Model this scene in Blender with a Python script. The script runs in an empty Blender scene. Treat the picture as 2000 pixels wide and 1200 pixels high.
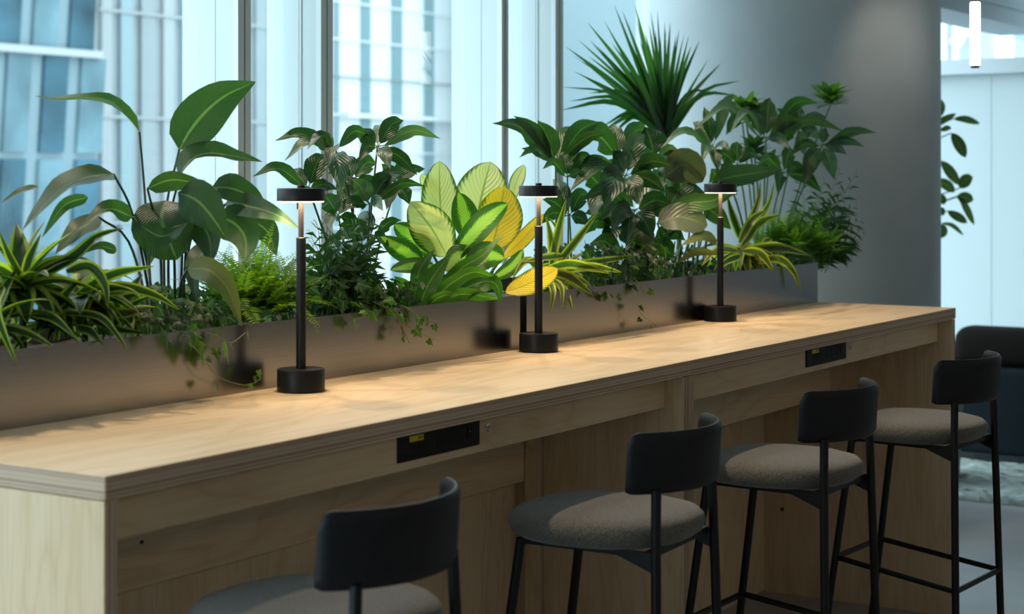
import bpy, bmesh, math, random
from mathutils import Vector, Matrix
R = math.radians
rnd = random.Random(7)

# ------------------------------------------------------------------ camera
F = 3400.0; HOR = 341.0                       # focal length and horizon row in a 2000x1200 frame
AN = math.atan2(2178, F)
FW = Vector((math.cos(AN), math.sin(AN), 0)); RT = Vector((FW.y, -FW.x, 0)); UP = Vector((0, 0, 1))
CAM = Vector((-1.855, -1.908, 1.49))
cd = bpy.data.cameras.new('camera'); co = bpy.data.objects.new('camera', cd)
bpy.context.scene.collection.objects.link(co); bpy.context.scene.camera = co
co.location = CAM; co.rotation_euler = (R(90), 0, AN - R(90))
cd.sensor_width = 36; cd.lens = F / 2000 * 36; cd.shift_y = (HOR - 600) / 2000
cd.clip_end = 400
cd.dof.use_dof = True; cd.dof.focus_distance = 4.3; cd.dof.aperture_fstop = 4.4

# ------------------------------------------------------------------ sky, exposure
sc = bpy.context.scene
w = bpy.data.worlds.new('sky'); sc.world = w; w.use_nodes = True
bg = w.node_tree.nodes['Background']
bg.inputs[0].default_value = (0.77, 0.925, 1.0, 1); bg.inputs[1].default_value = 5.0
vs = sc.view_settings; vs.view_transform = 'Standard'; vs.look = 'None'; vs.gamma = 1.0; vs.use_curve_mapping = False
vs.exposure = 0.0
LAMP_W = 1.2        # each desk lamp
ROOM_W = 8.5       # each unseen downlight added as warm fill
SPOT_W = 52.0       # each ceiling spot

C = sc.collection

# ------------------------------------------------------------------ helpers
def at(x, y, Y):
    d = FW + RT * ((x - 1000) / F) + UP * ((HOR - y) / F)
    t = (Y - CAM.y) / d.y
    if Y < 1.0: t = min(t, (4.32 - CAM.x) / d.x)        # nothing on the desk reaches past the column's near side
    return CAM + d * t
def atX(x, y, X):
    d = FW + RT * ((x - 1000) / F) + UP * ((HOR - y) / F)
    return CAM + d * ((X - CAM.x) / d.x)
def mpp(p):                                   # metres per pixel at a point
    return (p - CAM).dot(FW) / F
def tag(o, label=None, cat=None, group=None, kind=None):
    if label: o['label'] = label
    if cat: o['category'] = cat
    if group: o['group'] = group
    if kind: o['kind'] = kind
    return o
def empty(name, loc, label=None, cat=None, group=None, kind=None, rz=0):
    o = bpy.data.objects.new(name, None); C.objects.link(o)
    o.location = loc; o.rotation_euler = (0, 0, rz); o.empty_display_size = .1
    return tag(o, label, cat, group, kind)
def link(name, me, mat, parent=None, smooth=False):
    o = bpy.data.objects.new(name, me); C.objects.link(o)
    mats = mat if isinstance(mat, (list, tuple)) else [mat]
    if not me.materials:
        for m in mats: me.materials.append(m)
    if parent is not None: o.parent = parent
    if smooth:
        me.polygons.foreach_set('use_smooth', [True] * len(me.polygons))
    return o
class MB:
    def __init__(s): s.v = []; s.f = []; s.m = []
    def add(s, vs_, fs, mi=0):
        b = len(s.v); s.v += [tuple(v) for v in vs_]; s.f += [tuple(b + i for i in f) for f in fs]
        s.m += [mi] * len(fs)
    def box(s, x0, x1, y0, y1, z0, z1, mi=0, axis=None, me=1):
        vs_ = [(x, y, z) for z in (z0, z1) for y in (y0, y1) for x in (x0, x1)]
        fs = [(0, 2, 3, 1), (4, 5, 7, 6), (0, 1, 5, 4), (2, 6, 7, 3), (0, 4, 6, 2), (1, 3, 7, 5)]
        ax = [2, 2, 1, 1, 0, 0]
        b = len(s.v); s.v += vs_
        for f, a in zip(fs, ax):
            s.f.append(tuple(b + i for i in f)); s.m.append(mi if axis is None or a == axis else me)
        return s
    def lathe(s, prof, n=40, c=(0, 0, 0), mi=0, sx=1, sy=1):
        vs_ = []; fs = []
        for r, z in prof:
            for i in range(n):
                a = 2 * math.pi * i / n
                vs_.append((c[0] + r * math.cos(a) * sx, c[1] + r * math.sin(a) * sy, c[2] + z))
        for k in range(len(prof) - 1):
            for i in range(n):
                j = (i + 1) % n
                fs.append((k * n + i, k * n + j, (k + 1) * n + j, (k + 1) * n + i))
        fs.append(tuple(range(n - 1, -1, -1))); fs.append(tuple((len(prof) - 1) * n + i for i in range(n)))
        s.add(vs_, fs, mi); return s
    def tube(s, pts, r, n=8, mi=0, cap=True):
        pts = [Vector(p) for p in pts]; rs = r if isinstance(r, (list, tuple)) else [r] * len(pts)
        vs_ = []; fs = []
        ref = Vector((0, 0, 1)) if abs((pts[-1] - pts[0]).normalized().z) < .9 else Vector((1, 0, 0))
        for k, p in enumerate(pts):
            t = (pts[min(k + 1, len(pts) - 1)] - pts[max(k - 1, 0)]).normalized()
            a = t.cross(ref).normalized(); b = t.cross(a)
            for i in range(n):
                q = 2 * math.pi * (i + .5) / n
                vs_.append(p + (a * math.cos(q) + b * math.sin(q)) * rs[k])
        for k in range(len(pts) - 1):
            for i in range(n):
                j = (i + 1) % n; fs.append((k * n + i, (k + 1) * n + i, (k + 1) * n + j, k * n + j))
        if cap:
            fs.append(tuple(range(n))); fs.append(tuple((len(pts) - 1) * n + i for i in range(n - 1, -1, -1)))
        s.add(vs_, fs, mi); return s
    def build(s, name, mat, parent=None, smooth=False, off=None, bevel=0, seg=2):
        o = off if off is not None else Vector((0, 0, 0))
        me = bpy.data.meshes.new(name)
        me.from_pydata([(v[0] - o[0], v[1] - o[1], v[2] - o[2]) for v in s.v], [], s.f)
        me.polygons.foreach_set('material_index', s.m); me.update()
        bm = bmesh.new(); bm.from_mesh(me); bmesh.ops.recalc_face_normals(bm, faces=bm.faces)
        if bevel:
            es = [e for e in bm.edges if len(e.link_faces) == 2 and e.calc_face_angle(0) > .6]
            bmesh.ops.bevel(bm, geom=es, offset=bevel, segments=seg, affect='EDGES', profile=.5, clamp_overlap=True)
        bm.to_mesh(me); bm.free()
        ob = link(name, me, mat, parent, smooth)
        if smooth:
            me.set_sharp_from_angle(angle=R(40))
        return ob

# ------------------------------------------------------------------ materials
def newmat(name):
    m = bpy.data.materials.new(name); m.use_nodes = True
    nt = m.node_tree; return m, nt, nt.nodes['Principled BSDF'], nt.nodes['Material Output']
def N(nt, t, **kw):
    n = nt.nodes.new(t)
    for k, v in kw.items(): setattr(n, k, v)
    return n
def ramp(nt, stops):
    r = N(nt, 'ShaderNodeValToRGB'); e = r.color_ramp.elements
    while len(e) < len(stops): e.new(.5)
    for el, (p, c) in zip(e, stops): el.position = p; el.color = (*c, 1)
    return r
def simple(name, col, rough=.5, metal=0, spec=.5, noise=0, scale=30, bump=0, coat=0):
    m, nt, b, o = newmat(name)
    b.inputs['Base Color'].default_value = (*col, 1); b.inputs['Roughness'].default_value = rough
    b.inputs['Metallic'].default_value = metal; b.inputs['Specular IOR Level'].default_value = spec
    b.inputs['Coat Weight'].default_value = coat
    if noise or bump:
        tc = N(nt, 'ShaderNodeTexCoord'); nz = N(nt, 'ShaderNodeTexNoise'); nz.inputs['Scale'].default_value = scale
        nz.inputs['Detail'].default_value = 4
        nt.links.new(tc.outputs['Object'], nz.inputs['Vector'])
        if noise:
            r = ramp(nt, [(.3, tuple(c * (1 - noise) for c in col)), (.7, tuple(min(1, c * (1 + noise)) for c in col))])
            nt.links.new(nz.outputs['Fac'], r.inputs[0]); nt.links.new(r.outputs[0], b.inputs['Base Color'])
        if bump:
            bp = N(nt, 'ShaderNodeBump'); bp.inputs['Strength'].default_value = bump; bp.inputs['Distance'].default_value = .01
            nt.links.new(nz.outputs['Fac'], bp.inputs['Height']); nt.links.new(bp.outputs[0], b.inputs['Normal'])
    return m
def wood(name, ax, dark=1.0):
    """birch veneer, grain running along axis ax"""
    m, nt, b, o = newmat(name)
    tc = N(nt, 'ShaderNodeTexCoord'); mp = N(nt, 'ShaderNodeMapping')
    s = [3.2, 3.2, 3.2]; s[ax] = .75; mp.inputs['Scale'].default_value = s
    nt.links.new(tc.outputs['Object'], mp.inputs[0])
    n1 = N(nt, 'ShaderNodeTexNoise'); n1.inputs['Scale'].default_value = 1.6; n1.inputs['Detail'].default_value = 3; n1.inputs['Distortion'].default_value = .6
    nt.links.new(mp.outputs[0], n1.inputs['Vector'])
    mu = N(nt, 'ShaderNodeMath', operation='MULTIPLY'); mu.inputs[1].default_value = 16
    fr = N(nt, 'ShaderNodeMath', operation='PINGPONG'); fr.inputs[1].default_value = 1
    nt.links.new(n1.outputs['Fac'], mu.inputs[0]); nt.links.new(mu.outputs[0], fr.inputs[0])
    mp2 = N(nt, 'ShaderNodeMapping'); s2 = [160, 160, 160]; s2[ax] = 6; mp2.inputs['Scale'].default_value = s2
    nt.links.new(tc.outputs['Object'], mp2.inputs[0])
    n2 = N(nt, 'ShaderNodeTexNoise'); n2.inputs['Scale'].default_value = 1; n2.inputs['Detail'].default_value = 2
    nt.links.new(mp2.outputs[0], n2.inputs['Vector'])
    r1 = ramp(nt, [(0, (.66 * dark, .475 * dark, .275 * dark)), (.25, (.71 * dark, .53 * dark, .33 * dark)), (1, (.745 * dark, .57 * dark, .365 * dark))])
    nt.links.new(fr.outputs[0], r1.inputs[0])
    mx = N(nt, 'ShaderNodeMixRGB', blend_type='MULTIPLY'); mx.inputs[0].default_value = .30
    r2 = ramp(nt, [(.3, (.72, .66, .6)), (.6, (1, 1, 1))])
    nt.links.new(n2.outputs['Fac'], r2.inputs[0]); nt.links.new(r1.outputs[0], mx.inputs[1]); nt.links.new(r2.outputs[0], mx.inputs[2])
    nt.links.new(mx.outputs[0], b.inputs['Base Color'])
    b.inputs['Roughness'].default_value = .42; b.inputs['Specular IOR Level'].default_value = .35
    return m
def plyedge(name, ax):
    """laminated plywood edge, layers stacked along axis ax"""
    m, nt, b, o = newmat(name)
    tc = N(nt, 'ShaderNodeTexCoord'); sp = N(nt, 'ShaderNodeSeparateXYZ'); nt.links.new(tc.outputs['Object'], sp.inputs[0])
    nz = N(nt, 'ShaderNodeTexNoise'); nz.inputs['Scale'].default_value = 9; nt.links.new(tc.outputs['Object'], nz.inputs['Vector'])
    mu = N(nt, 'ShaderNodeMath', operation='MULTIPLY_ADD'); mu.inputs[1].default_value = .0015
    nt.links.new(nz.outputs['Fac'], mu.inputs[0]); nt.links.new(sp.outputs[ax], mu.inputs[2])
    sc_ = N(nt, 'ShaderNodeMath', operation='MULTIPLY'); sc_.inputs[1].default_value = 1 / .0026
    fl = N(nt, 'ShaderNodeMath', operation='FLOOR'); nt.links.new(mu.outputs[0], sc_.inputs[0]); nt.links.new(sc_.outputs[0], fl.inputs[0])
    wn = N(nt, 'ShaderNodeTexWhiteNoise', noise_dimensions='1D'); nt.links.new(fl.outputs[0], wn.inputs['W'])
    r = ramp(nt, [(0, (.26, .16, .10)), (.45, (.42, .28, .19)), (1, (.62, .47, .33))])
    nt.links.new(wn.outputs['Value'], r.inputs[0]); nt.links.new(r.outputs[0], b.inputs['Base Color'])
    b.inputs['Roughness'].default_value = .6
    return m
WX, WY, WZ = wood('birch_grain_x', 0), wood('birch_grain_y', 1), wood('birch_grain_z', 2)
EX, EY, EZ = plyedge('ply_edge_x', 0), plyedge('ply_edge_y', 1), plyedge('ply_edge_z', 2)

def steel():
    m, nt, b, o = newmat('brushed_steel')
    tc = N(nt, 'ShaderNodeTexCoord'); mp = N(nt, 'ShaderNodeMapping'); mp.inputs['Scale'].default_value = (3, 3, 420)
    nz = N(nt, 'ShaderNodeTexNoise'); nz.inputs['Scale'].default_value = 1; nz.inputs['Detail'].default_value = 3
    nt.links.new(tc.outputs['Object'], mp.inputs[0]); nt.links.new(mp.outputs[0], nz.inputs['Vector'])
    r = ramp(nt, [(.3, (.29, .29, .29)), (.7, (.33, .33, .33))])
    nt.links.new(nz.outputs['Fac'], r.inputs[0]); nt.links.new(r.outputs[0], b.inputs['Base Color'])
    bp = N(nt, 'ShaderNodeBump'); bp.inputs['Strength'].default_value = .03; bp.inputs['Distance'].default_value = .002
    nt.links.new(nz.outputs['Fac'], bp.inputs['Height']); nt.links.new(bp.outputs[0], b.inputs['Normal'])
    tg = N(nt, 'ShaderNodeTangent', direction_type='RADIAL', axis='Z'); nt.links.new(tg.outputs[0], b.inputs['Tangent'])
    b.inputs['Anisotropic'].default_value = .6; b.inputs['Anisotropic Rotation'].default_value = .25
    b.inputs['Metallic'].default_value = 1; b.inputs['Roughness'].default_value = .22
    return m
STEEL = steel()
BLACK = simple('black_powder_coat', (.008, .0078, .008), .42, 0, .3)
BLACKW = simple('black_stained_wood', (.006, .0065, .008), .45, 0, .25, noise=.25, scale=60)
STOOLM = simple('black_steel_tube', (.005, .0055, .006), .45, 0, .25)
PLASTIC = simple('black_plastic', (.006, .007, .009), .5, 0, .25)
HOLE = simple('socket_hole', (.002, .002, .003), .8)
YELLOW = simple('yellow_sticker', (.75, .55, .02), .6)
DARKPRINT = simple('sticker_print', (.30, .20, .02), .6)
CHROME = simple('chrome', (.75, .73, .7), .2, 1)
SOIL = simple('soil', (.012, .009, .007), .95, noise=.5, scale=60, bump=.6)
WHITEF = simple('white_window_frame', (.56, .64, .65), .45)
GASK = simple('grey_gasket', (.16, .19, .20), .6)
GREYF = simple('grey_window_frame', (.70, .76, .78), .45)
def fabric():
    m, nt, b, o = newmat('grey_brown_wool')
    tc = N(nt, 'ShaderNodeTexCoord'); nz = N(nt, 'ShaderNodeTexNoise'); nz.inputs['Scale'].default_value = 420; nz.inputs['Detail'].default_value = 2
    nt.links.new(tc.outputs['Object'], nz.inputs['Vector'])
    r = ramp(nt, [(.32, (.045, .041, .035)), (.68, (.165, .15, .127))])
    nt.links.new(nz.outputs['Fac'], r.inputs[0]); nt.links.new(r.outputs[0], b.inputs['Base Color'])
    bp = N(nt, 'ShaderNodeBump'); bp.inputs['Strength'].default_value = .5; bp.inputs['Distance'].default_value = .003
    nt.links.new(nz.outputs['Fac'], bp.inputs['Height']); nt.links.new(bp.outputs[0], b.inputs['Normal'])
    b.inputs['Roughness'].default_value = .95; b.inputs['Specular IOR Level'].default_value = .15
    b.inputs['Sheen Weight'].default_value = .25
    return m
FABRIC = fabric()
SOFAM = simple('dark_teal_upholstery', (.010, .018, .022), .9, 0, .1, noise=.35, scale=220, bump=.3)
SOFAC = simple('charcoal_cushion', (.011, .009, .008), .9, 0, .05, noise=.3, scale=220, bump=.3)
def concrete():
    m, nt, b, o = newmat('grey_plaster')
    tc = N(nt, 'ShaderNodeTexCoord'); nz = N(nt, 'ShaderNodeTexNoise'); nz.inputs['Scale'].default_value = 2.2; nz.inputs['Detail'].default_value = 6
    nt.links.new(tc.outputs['Object'], nz.inputs['Vector'])
    r = ramp(nt, [(.3, (.34, .39, .405)), (.7, (.41, .465, .48))])
    nt.links.new(nz.outputs['Fac'], r.inputs[0]); nt.links.new(r.outputs[0], b.inputs['Base Color'])
    b.inputs['Roughness'].default_value = .6
    return m
CONC = concrete()
FLOORM = simple('grey_polished_floor', (.31, .32, .33), .30, 0, .5, noise=.18, scale=3)
CEILM = simple('white_ceiling', (.68, .68, .66), .8)
WALLM = simple('grey_wall', (.48, .49, .49), .8)
BULKM = simple('soffit_paint', (.45, .53, .56), .7)
RUGM = simple('pale_shag', (.36, .44, .42), 1, 0, .1, noise=.35, scale=14)
def emit(name, col, st):
    m, nt, b, o = newmat(name); b.inputs['Base Color'].default_value = (.8, .8, .8, 1)
    b.inputs['Emission Color'].default_value = (*col, 1); b.inputs['Emission Strength'].default_value = st; return m
TUBE_E = emit('led_tube', (1, .97, .92), 6)
LAMP_E = emit('led_ring', (1, .80, .58), 4)
def glass():
    m, nt, b, o = newmat('window_glass')
    t = N(nt, 'ShaderNodeBsdfTransparent'); t.inputs[0].default_value = (.93, .97, .98, 1)
    g = N(nt, 'ShaderNodeBsdfGlossy'); g.inputs['Roughness'].default_value = .02
    mx = N(nt, 'ShaderNodeMixShader'); mx.inputs[0].default_value = .04
    nt.links.new(t.outputs[0], mx.inputs[1]); nt.links.new(g.outputs[0], mx.inputs[2])
    nt.links.new(mx.outputs[0], o.inputs[0]); return m
GLASS = glass()
def blind():
    m, nt, b, o = newmat('frosted_panel')
    d = N(nt, 'ShaderNodeBsdfDiffuse'); d.inputs[0].default_value = (.62, .70, .72, 1)
    t = N(nt, 'ShaderNodeBsdfTranslucent'); t.inputs[0].default_value = (.50, .57, .58, 1)
    mx = N(nt, 'ShaderNodeMixShader'); mx.inputs[0].default_value = .55
    nt.links.new(d.outputs[0], mx.inputs[1]); nt.links.new(t.outputs[0], mx.inputs[2]); nt.links.new(mx.outputs[0], o.inputs[0]); return m
BLIND = blind()

def leafmat(name, base, tip=None, vein=None, veinw=.06, margin=None, mth=.8, center=None, cth=.5, trans=.38, tcol=None, rough=.34, veins=10, vcol=None, vamt=.25, vary=.25, brown=0):
    """leaf: U runs across the blade, V from base to tip"""
    m, nt, b, o = newmat(name)
    uv = N(nt, 'ShaderNodeTexCoord'); sp = N(nt, 'ShaderNodeSeparateXYZ'); nt.links.new(uv.outputs['UV'], sp.inputs[0])
    a = N(nt, 'ShaderNodeMath', operation='SUBTRACT'); a.inputs[1].default_value = .5; nt.links.new(sp.outputs[0], a.inputs[0])
    ab = N(nt, 'ShaderNodeMath', operation='ABSOLUTE'); nt.links.new(a.outputs[0], ab.inputs[0])
    s = N(nt, 'ShaderNodeMath', operation='MULTIPLY'); s.inputs[1].default_value = 2; nt.links.new(ab.outputs[0], s.inputs[0])
    oi = N(nt, 'ShaderNodeObjectInfo')
    nz = N(nt, 'ShaderNodeTexNoise', noise_dimensions='4D'); nz.inputs['Scale'].default_value = 5; nz.inputs['Detail'].default_value = 4
    nt.links.new(uv.outputs['UV'], nz.inputs['Vector'])
    wv = N(nt, 'ShaderNodeMath', operation='MULTIPLY'); wv.inputs[1].default_value = 40; nt.links.new(oi.outputs['Random'], wv.inputs[0]); nt.links.new(wv.outputs[0], nz.inputs['W'])
    # wobbling distance from the midrib, streaked along the side veins
    ph = N(nt, 'ShaderNodeMath', operation='MULTIPLY_ADD'); ph.inputs[1].default_value = -.38; nt.links.new(s.outputs[0], ph.inputs[0]); nt.links.new(sp.outputs[1], ph.inputs[2])
    sn = N(nt, 'ShaderNodeMath', operation='MULTIPLY'); sn.inputs[1].default_value = veins * 6.283; nt.links.new(ph.outputs[0], sn.inputs[0])
    si = N(nt, 'ShaderNodeMath', operation='SINE'); nt.links.new(sn.outputs[0], si.inputs[0])
    nzc = N(nt, 'ShaderNodeMath', operation='MULTIPLY_ADD'); nzc.inputs[1].default_value = .45; nzc.inputs[2].default_value = -.22; nt.links.new(nz.outputs['Fac'], nzc.inputs[0])
    sw = N(nt, 'ShaderNodeMath', operation='ADD'); nt.links.new(s.outputs[0], sw.inputs[0]); nt.links.new(nzc.outputs[0], sw.inputs[1])
    sw2 = N(nt, 'ShaderNodeMath', operation='MULTIPLY_ADD'); sw2.inputs[1].default_value = .05; nt.links.new(si.outputs[0], sw2.inputs[0]); nt.links.new(sw.outputs[0], sw2.inputs[2])
    def mixc(fac, c1, c2):
        mx = N(nt, 'ShaderNodeMixRGB')
        if fac is not None: nt.links.new(fac, mx.inputs[0])
        for i, c in ((1, c1), (2, c2)):
            if isinstance(c, tuple): mx.inputs[i].default_value = (*c, 1)
            else: nt.links.new(c, mx.inputs[i])
        return mx.outputs[0]
    def step(src, lo, hi):
        mr = N(nt, 'ShaderNodeMapRange', interpolation_type='SMOOTHSTEP'); mr.inputs[1].default_value = lo; mr.inputs[2].default_value = hi
        nt.links.new(src, mr.inputs[0]); return mr.outputs[0]
    col = mixc(sp.outputs[1], base, tip or tuple(c * 1.25 for c in base))
    if vamt:
        v2 = step(si.outputs[0], .55, 1.0)
        mv = N(nt, 'ShaderNodeMath', operation='MULTIPLY'); mv.inputs[1].default_value = vamt; nt.links.new(v2, mv.inputs[0])
        col = mixc(mv.outputs[0], col, vcol or tuple(min(1, c * 2.2) for c in base))
    if center: col = mixc(step(sw2.outputs[0], cth - .12, cth + .12), center, col)
    if margin: col = mixc(step(sw2.outputs[0] if center else s.outputs[0], mth - .06, mth + .06), col, margin)
    if vein: col = mixc(step(s.outputs[0], veinw * .5, veinw * 1.5), vein, col)
    if brown: 
        n3 = N(nt, 'ShaderNodeTexNoise', noise_dimensions='4D'); n3.inputs['Scale'].default_value = 2.2; nt.links.new(uv.outputs['UV'], n3.inputs['Vector']); nt.links.new(wv.outputs[0], n3.inputs['W'])
        col = mixc(step(n3.outputs['Fac'], .66 - brown, .74 - brown * .5), col, (.13, .10, .055))
    hs = N(nt, 'ShaderNodeHueSaturation')
    mr = N(nt, 'ShaderNodeMapRange'); mr.inputs[3].default_value = 1 - vary; mr.inputs[4].default_value = 1 + vary; nt.links.new(oi.outputs['Random'], mr.inputs[0])
    nt.links.new(mr.outputs[0], hs.inputs['Value']); nt.links.new(col, hs.inputs['Color'])
    nt.links.new(hs.outputs[0], b.inputs['Base Color'])
    b.inputs['Roughness'].default_value = rough + .10; b.inputs['Specular IOR Level'].default_value = .38
    bp = N(nt, 'ShaderNodeBump'); bp.inputs['Strength'].default_value = .25; bp.inputs['Distance'].default_value = .004
    nt.links.new(si.outputs[0], bp.inputs['Height']); nt.links.new(bp.outputs[0], b.inputs['Normal'])
    tr = N(nt, 'ShaderNodeBsdfTranslucent')
    tm = N(nt, 'ShaderNodeMixRGB', blend_type='MULTIPLY'); tm.inputs[0].default_value = 1; nt.links.new(hs.outputs[0], tm.inputs[1]); tm.inputs[2].default_value = (*(tcol or (1.7, 2.0, .7)), 1)
    nt.links.new(tm.outputs[0], tr.inputs[0])
    mx = N(nt, 'ShaderNodeMixShader'); mx.inputs[0].default_value = trans
    nt.links.new(b.outputs[0], mx.inputs[1]); nt.links.new(tr.outputs[0], mx.inputs[2]); nt.links.new(mx.outputs[0], o.inputs[0])
    return m
L_BIRD = leafmat('strelitzia_leaf', (0.0252, 0.0612, 0.0252), vein=(.12, .19, .08), veins=22, vamt=.12, rough=.3, trans=.40)
L_OLIVE = leafmat('old_olive_leaf', (.085, .105, .030), vein=(.16, .17, .06), veins=20, vamt=.15, rough=.35, trans=.35, brown=.03)
L_UMB = leafmat('umbrella_leaf', (0.0158, 0.0518, 0.0173), vein=(.07, .15, .05), veins=9, vamt=.12, rough=.3, trans=.36)
L_UMBB = leafmat('umbrella_leaf_grey', (.036, .082, .048), vein=(.09, .15, .08), veins=9, vamt=.12, rough=.28, trans=.30, brown=.02)
L_DRAC = leafmat('dracaena_leaf', (0.0165, 0.0450, 0.0150), margin=(.26, .33, .05), mth=.60, veins=0, vamt=0, trans=.42, vary=.3)
L_DRACY = leafmat('yellow_dracaena_leaf', (.050, .095, .022), margin=(.34, .35, .06), mth=.55, veins=0, vamt=0, trans=.45, vary=.3)
L_DIEF = leafmat('dieffenbachia_pale', (.040, .13, .020), vein=(.30, .42, .11), veinw=.04, center=(.66, .72, .32), cth=.84, veins=13, vcol=(.35, .5, .14), vamt=.0, trans=.45, tcol=(1.25, 1.35, .8), vary=.08)
L_DIEFY = leafmat('dieffenbachia_yellow', (.12, .19, .015), vein=(.40, .42, .06), veinw=.04, center=(.80, .62, .06), cth=.86, veins=13, vamt=0, trans=.45, tcol=(1.3, 1.25, .5), vary=.06)
L_DIEFG = leafmat('dieffenbachia_green', (0.0208, 0.0760, 0.0144), vein=(.25, .4, .10), veinw=.05, center=(.22, .40, .07), cth=.42, veins=13, vamt=0, trans=.40, vary=.15)
L_NEST = leafmat('nest_fern_leaf', (0.0425, 0.1318, 0.0153), vein=(.17, .33, .08), veins=16, vamt=.12, rough=.3, trans=.42, vary=.18)
L_PHIL = leafmat('philodendron_leaf', (0.0225, 0.0600, 0.0188), vein=(.09, .15, .06), veins=9, vamt=.12, rough=.3, trans=.34)
L_PHILB = leafmat('philodendron_leaf_aged', (.060, .085, .055), vein=(.12, .16, .09), veins=9, vamt=.12, rough=.28, trans=.22, brown=.08)
L_FERN = leafmat('fern_frond', (0.0600, 0.1520, 0.0144), (.13, .23, .025), vamt=0, veins=0, trans=.42, rough=.5, vary=.3)
L_FERND = leafmat('dark_fern_frond', (.05, .15, .020), (.12, .24, .035), vamt=0, veins=0, trans=.42, rough=.5, vary=.3)
L_PALM = leafmat('parlor_palm_leaflet', (0.0165, 0.0525, 0.0165), vamt=0, veins=0, trans=.36, rough=.4, vary=.3)
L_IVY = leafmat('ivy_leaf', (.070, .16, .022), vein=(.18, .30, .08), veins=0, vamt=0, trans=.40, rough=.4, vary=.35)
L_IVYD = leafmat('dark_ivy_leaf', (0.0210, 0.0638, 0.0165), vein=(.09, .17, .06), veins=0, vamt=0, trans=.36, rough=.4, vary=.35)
L_YUC = leafmat('yucca_leaf', (0.0170, 0.0638, 0.0221), veins=0, vamt=0, trans=.30, rough=.4, vary=.3)
L_PITT = leafmat('pittosporum_leaf', (.040, .110, .025), vein=(.1, .18, .06), veins=0, vamt=0, trans=.34, rough=.35, vary=.3)
L_RUB = leafmat('rubber_leaf', (.030, .065, .028), vein=(.10, .14, .06), veins=14, vamt=.08, trans=.28, rough=.3, brown=.03)
STEMG = simple('green_stem', (.055, .11, .030), .5)
STEMD = simple('dark_stem', (.022, .040, .016), .5)
STEMY = simple('ivy_stem', (.20, .22, .06), .6)
BARK = simple('woody_stem', (.16, .12, .08), .8, noise=.3, scale=80)
POTM = simple('grey_pot', (.2, .21, .21), .6)

# ------------------------------------------------------------------ the room
XE = 3.90; ZT = 1.04
def struct(name, mb, mat, **k): return tag(mb.build(name, mat, **k), kind='structure')
struct('floor', MB().box(-4.3, 9.3, -7, 2.0, -.1, 0), FLOORM)
struct('ceiling', MB().box(-4.3, 9.3, -7, 1.9, 2.9, 3.0), CEILM)
struct('wall_rear', MB().box(-4.3, 9.3, -7.1, -7, 0, 2.9), WALLM)
# unseen glazing added to the left wall to brighten the near end panel
wl = empty('window_30', (-4.2, -1.5, 0), kind='structure'); off = Vector((-4.2, -1.5, 0))
MB().box(-4.26, -4.14, -.5, 1.9, 0, .12).build('bottom_rail', WHITEF, wl, off=off)
MB().box(-4.26, -4.14, -.5, 1.9, 2.78, 2.9).build('top_rail', WHITEF, wl, off=off)
for k in range(2):
    ya = -.5 + k * 1.0
    MB().box(-4.28, -4.12, ya, ya + .06, .12, 2.78).build('mullion', WHITEF, wl, off=off)
    MB().box(-4.205, -4.195, ya + .06, ya + 1.0, .12, 2.78).build('pane', GLASS, wl, off=off)
struct('wall_left', MB().box(-4.3, -4.2, -7, -.5, 0, 2.9), WALLM)
struct('wall_right', MB().box(9.05, 9.3, -7, -.6, 0, 2.9), WALLM)
YF = 1.50; YG = 1.64
# mullions read off the photograph on the plane YF: deep white side, grey front
mull = []
for xa, xb in ((465, 490), (627, 650), (980, 993), (1085, 1100)):
    mull.append((at(xa, 300, YF).x, at(xb, 300, YF).x))
pitch = (mull[2][0] - mull[0][0]); gap = mull[1][0] - mull[0][0]; mw = .052
x = mull[0][0]
left = []
while x > -2.9:
    x -= pitch; left += [(x + gap, x + gap + mw), (x, x + mw)]
allm = sorted(left + mull)
xs_end = 4.75
sill = MB().box(-4.1, 4.3, YF - .02, 1.75, 0, .18)
struct('wall_sill', sill, WHITEF)
struct('wall_lintel', MB().box(-4.1, 9.3, YF - .02, 1.75, 2.72, 2.9), WHITEF)
for i, (a, b) in enumerate(allm):
    nx = allm[i + 1][0] if i + 1 < len(allm) else xs_end
    wdw = empty('window_%d' % (i + 1), (a, YG, 0), kind='structure')
    off = Vector((a, YG, 0))
    MB().box(a, b, YF, YF + .02, .18, 2.72).build('frame_face', GREYF, wdw, off=off)
    MB().box(a + .001, a + .030, YF + .02, YG - .052, .18, 2.72).build('reveal', WHITEF, wdw, off=off)
    MB().box(a + .001, b, YG - .05, YG + .08, .18, 2.72).build('mullion', WHITEF, wdw, off=off)
    MB().box((a + b) / 2 - .002, (a + b) / 2 + .002, YF - .001, YF, .18, 2.72).build('groove', GASK, wdw, off=off)
    if i % 2: MB().box(a - .0005, a + .001, YF + .076, YF + .079, .18, 2.72).build('gasket', GASK, wdw, off=off)
    MB().box(b, nx, YG + .01, YG + .02, .18, 2.72).build('pane', GLASS, wdw, off=off)
# round column
CC = CAM + FW * 7.7 + RT * (536 / F * 7.7); CR = .664
struct('column', MB().lathe([(CR, 0), (CR, 2.9)], 96, (CC.x, CC.y, 0)), CONC, smooth=True)
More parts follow.
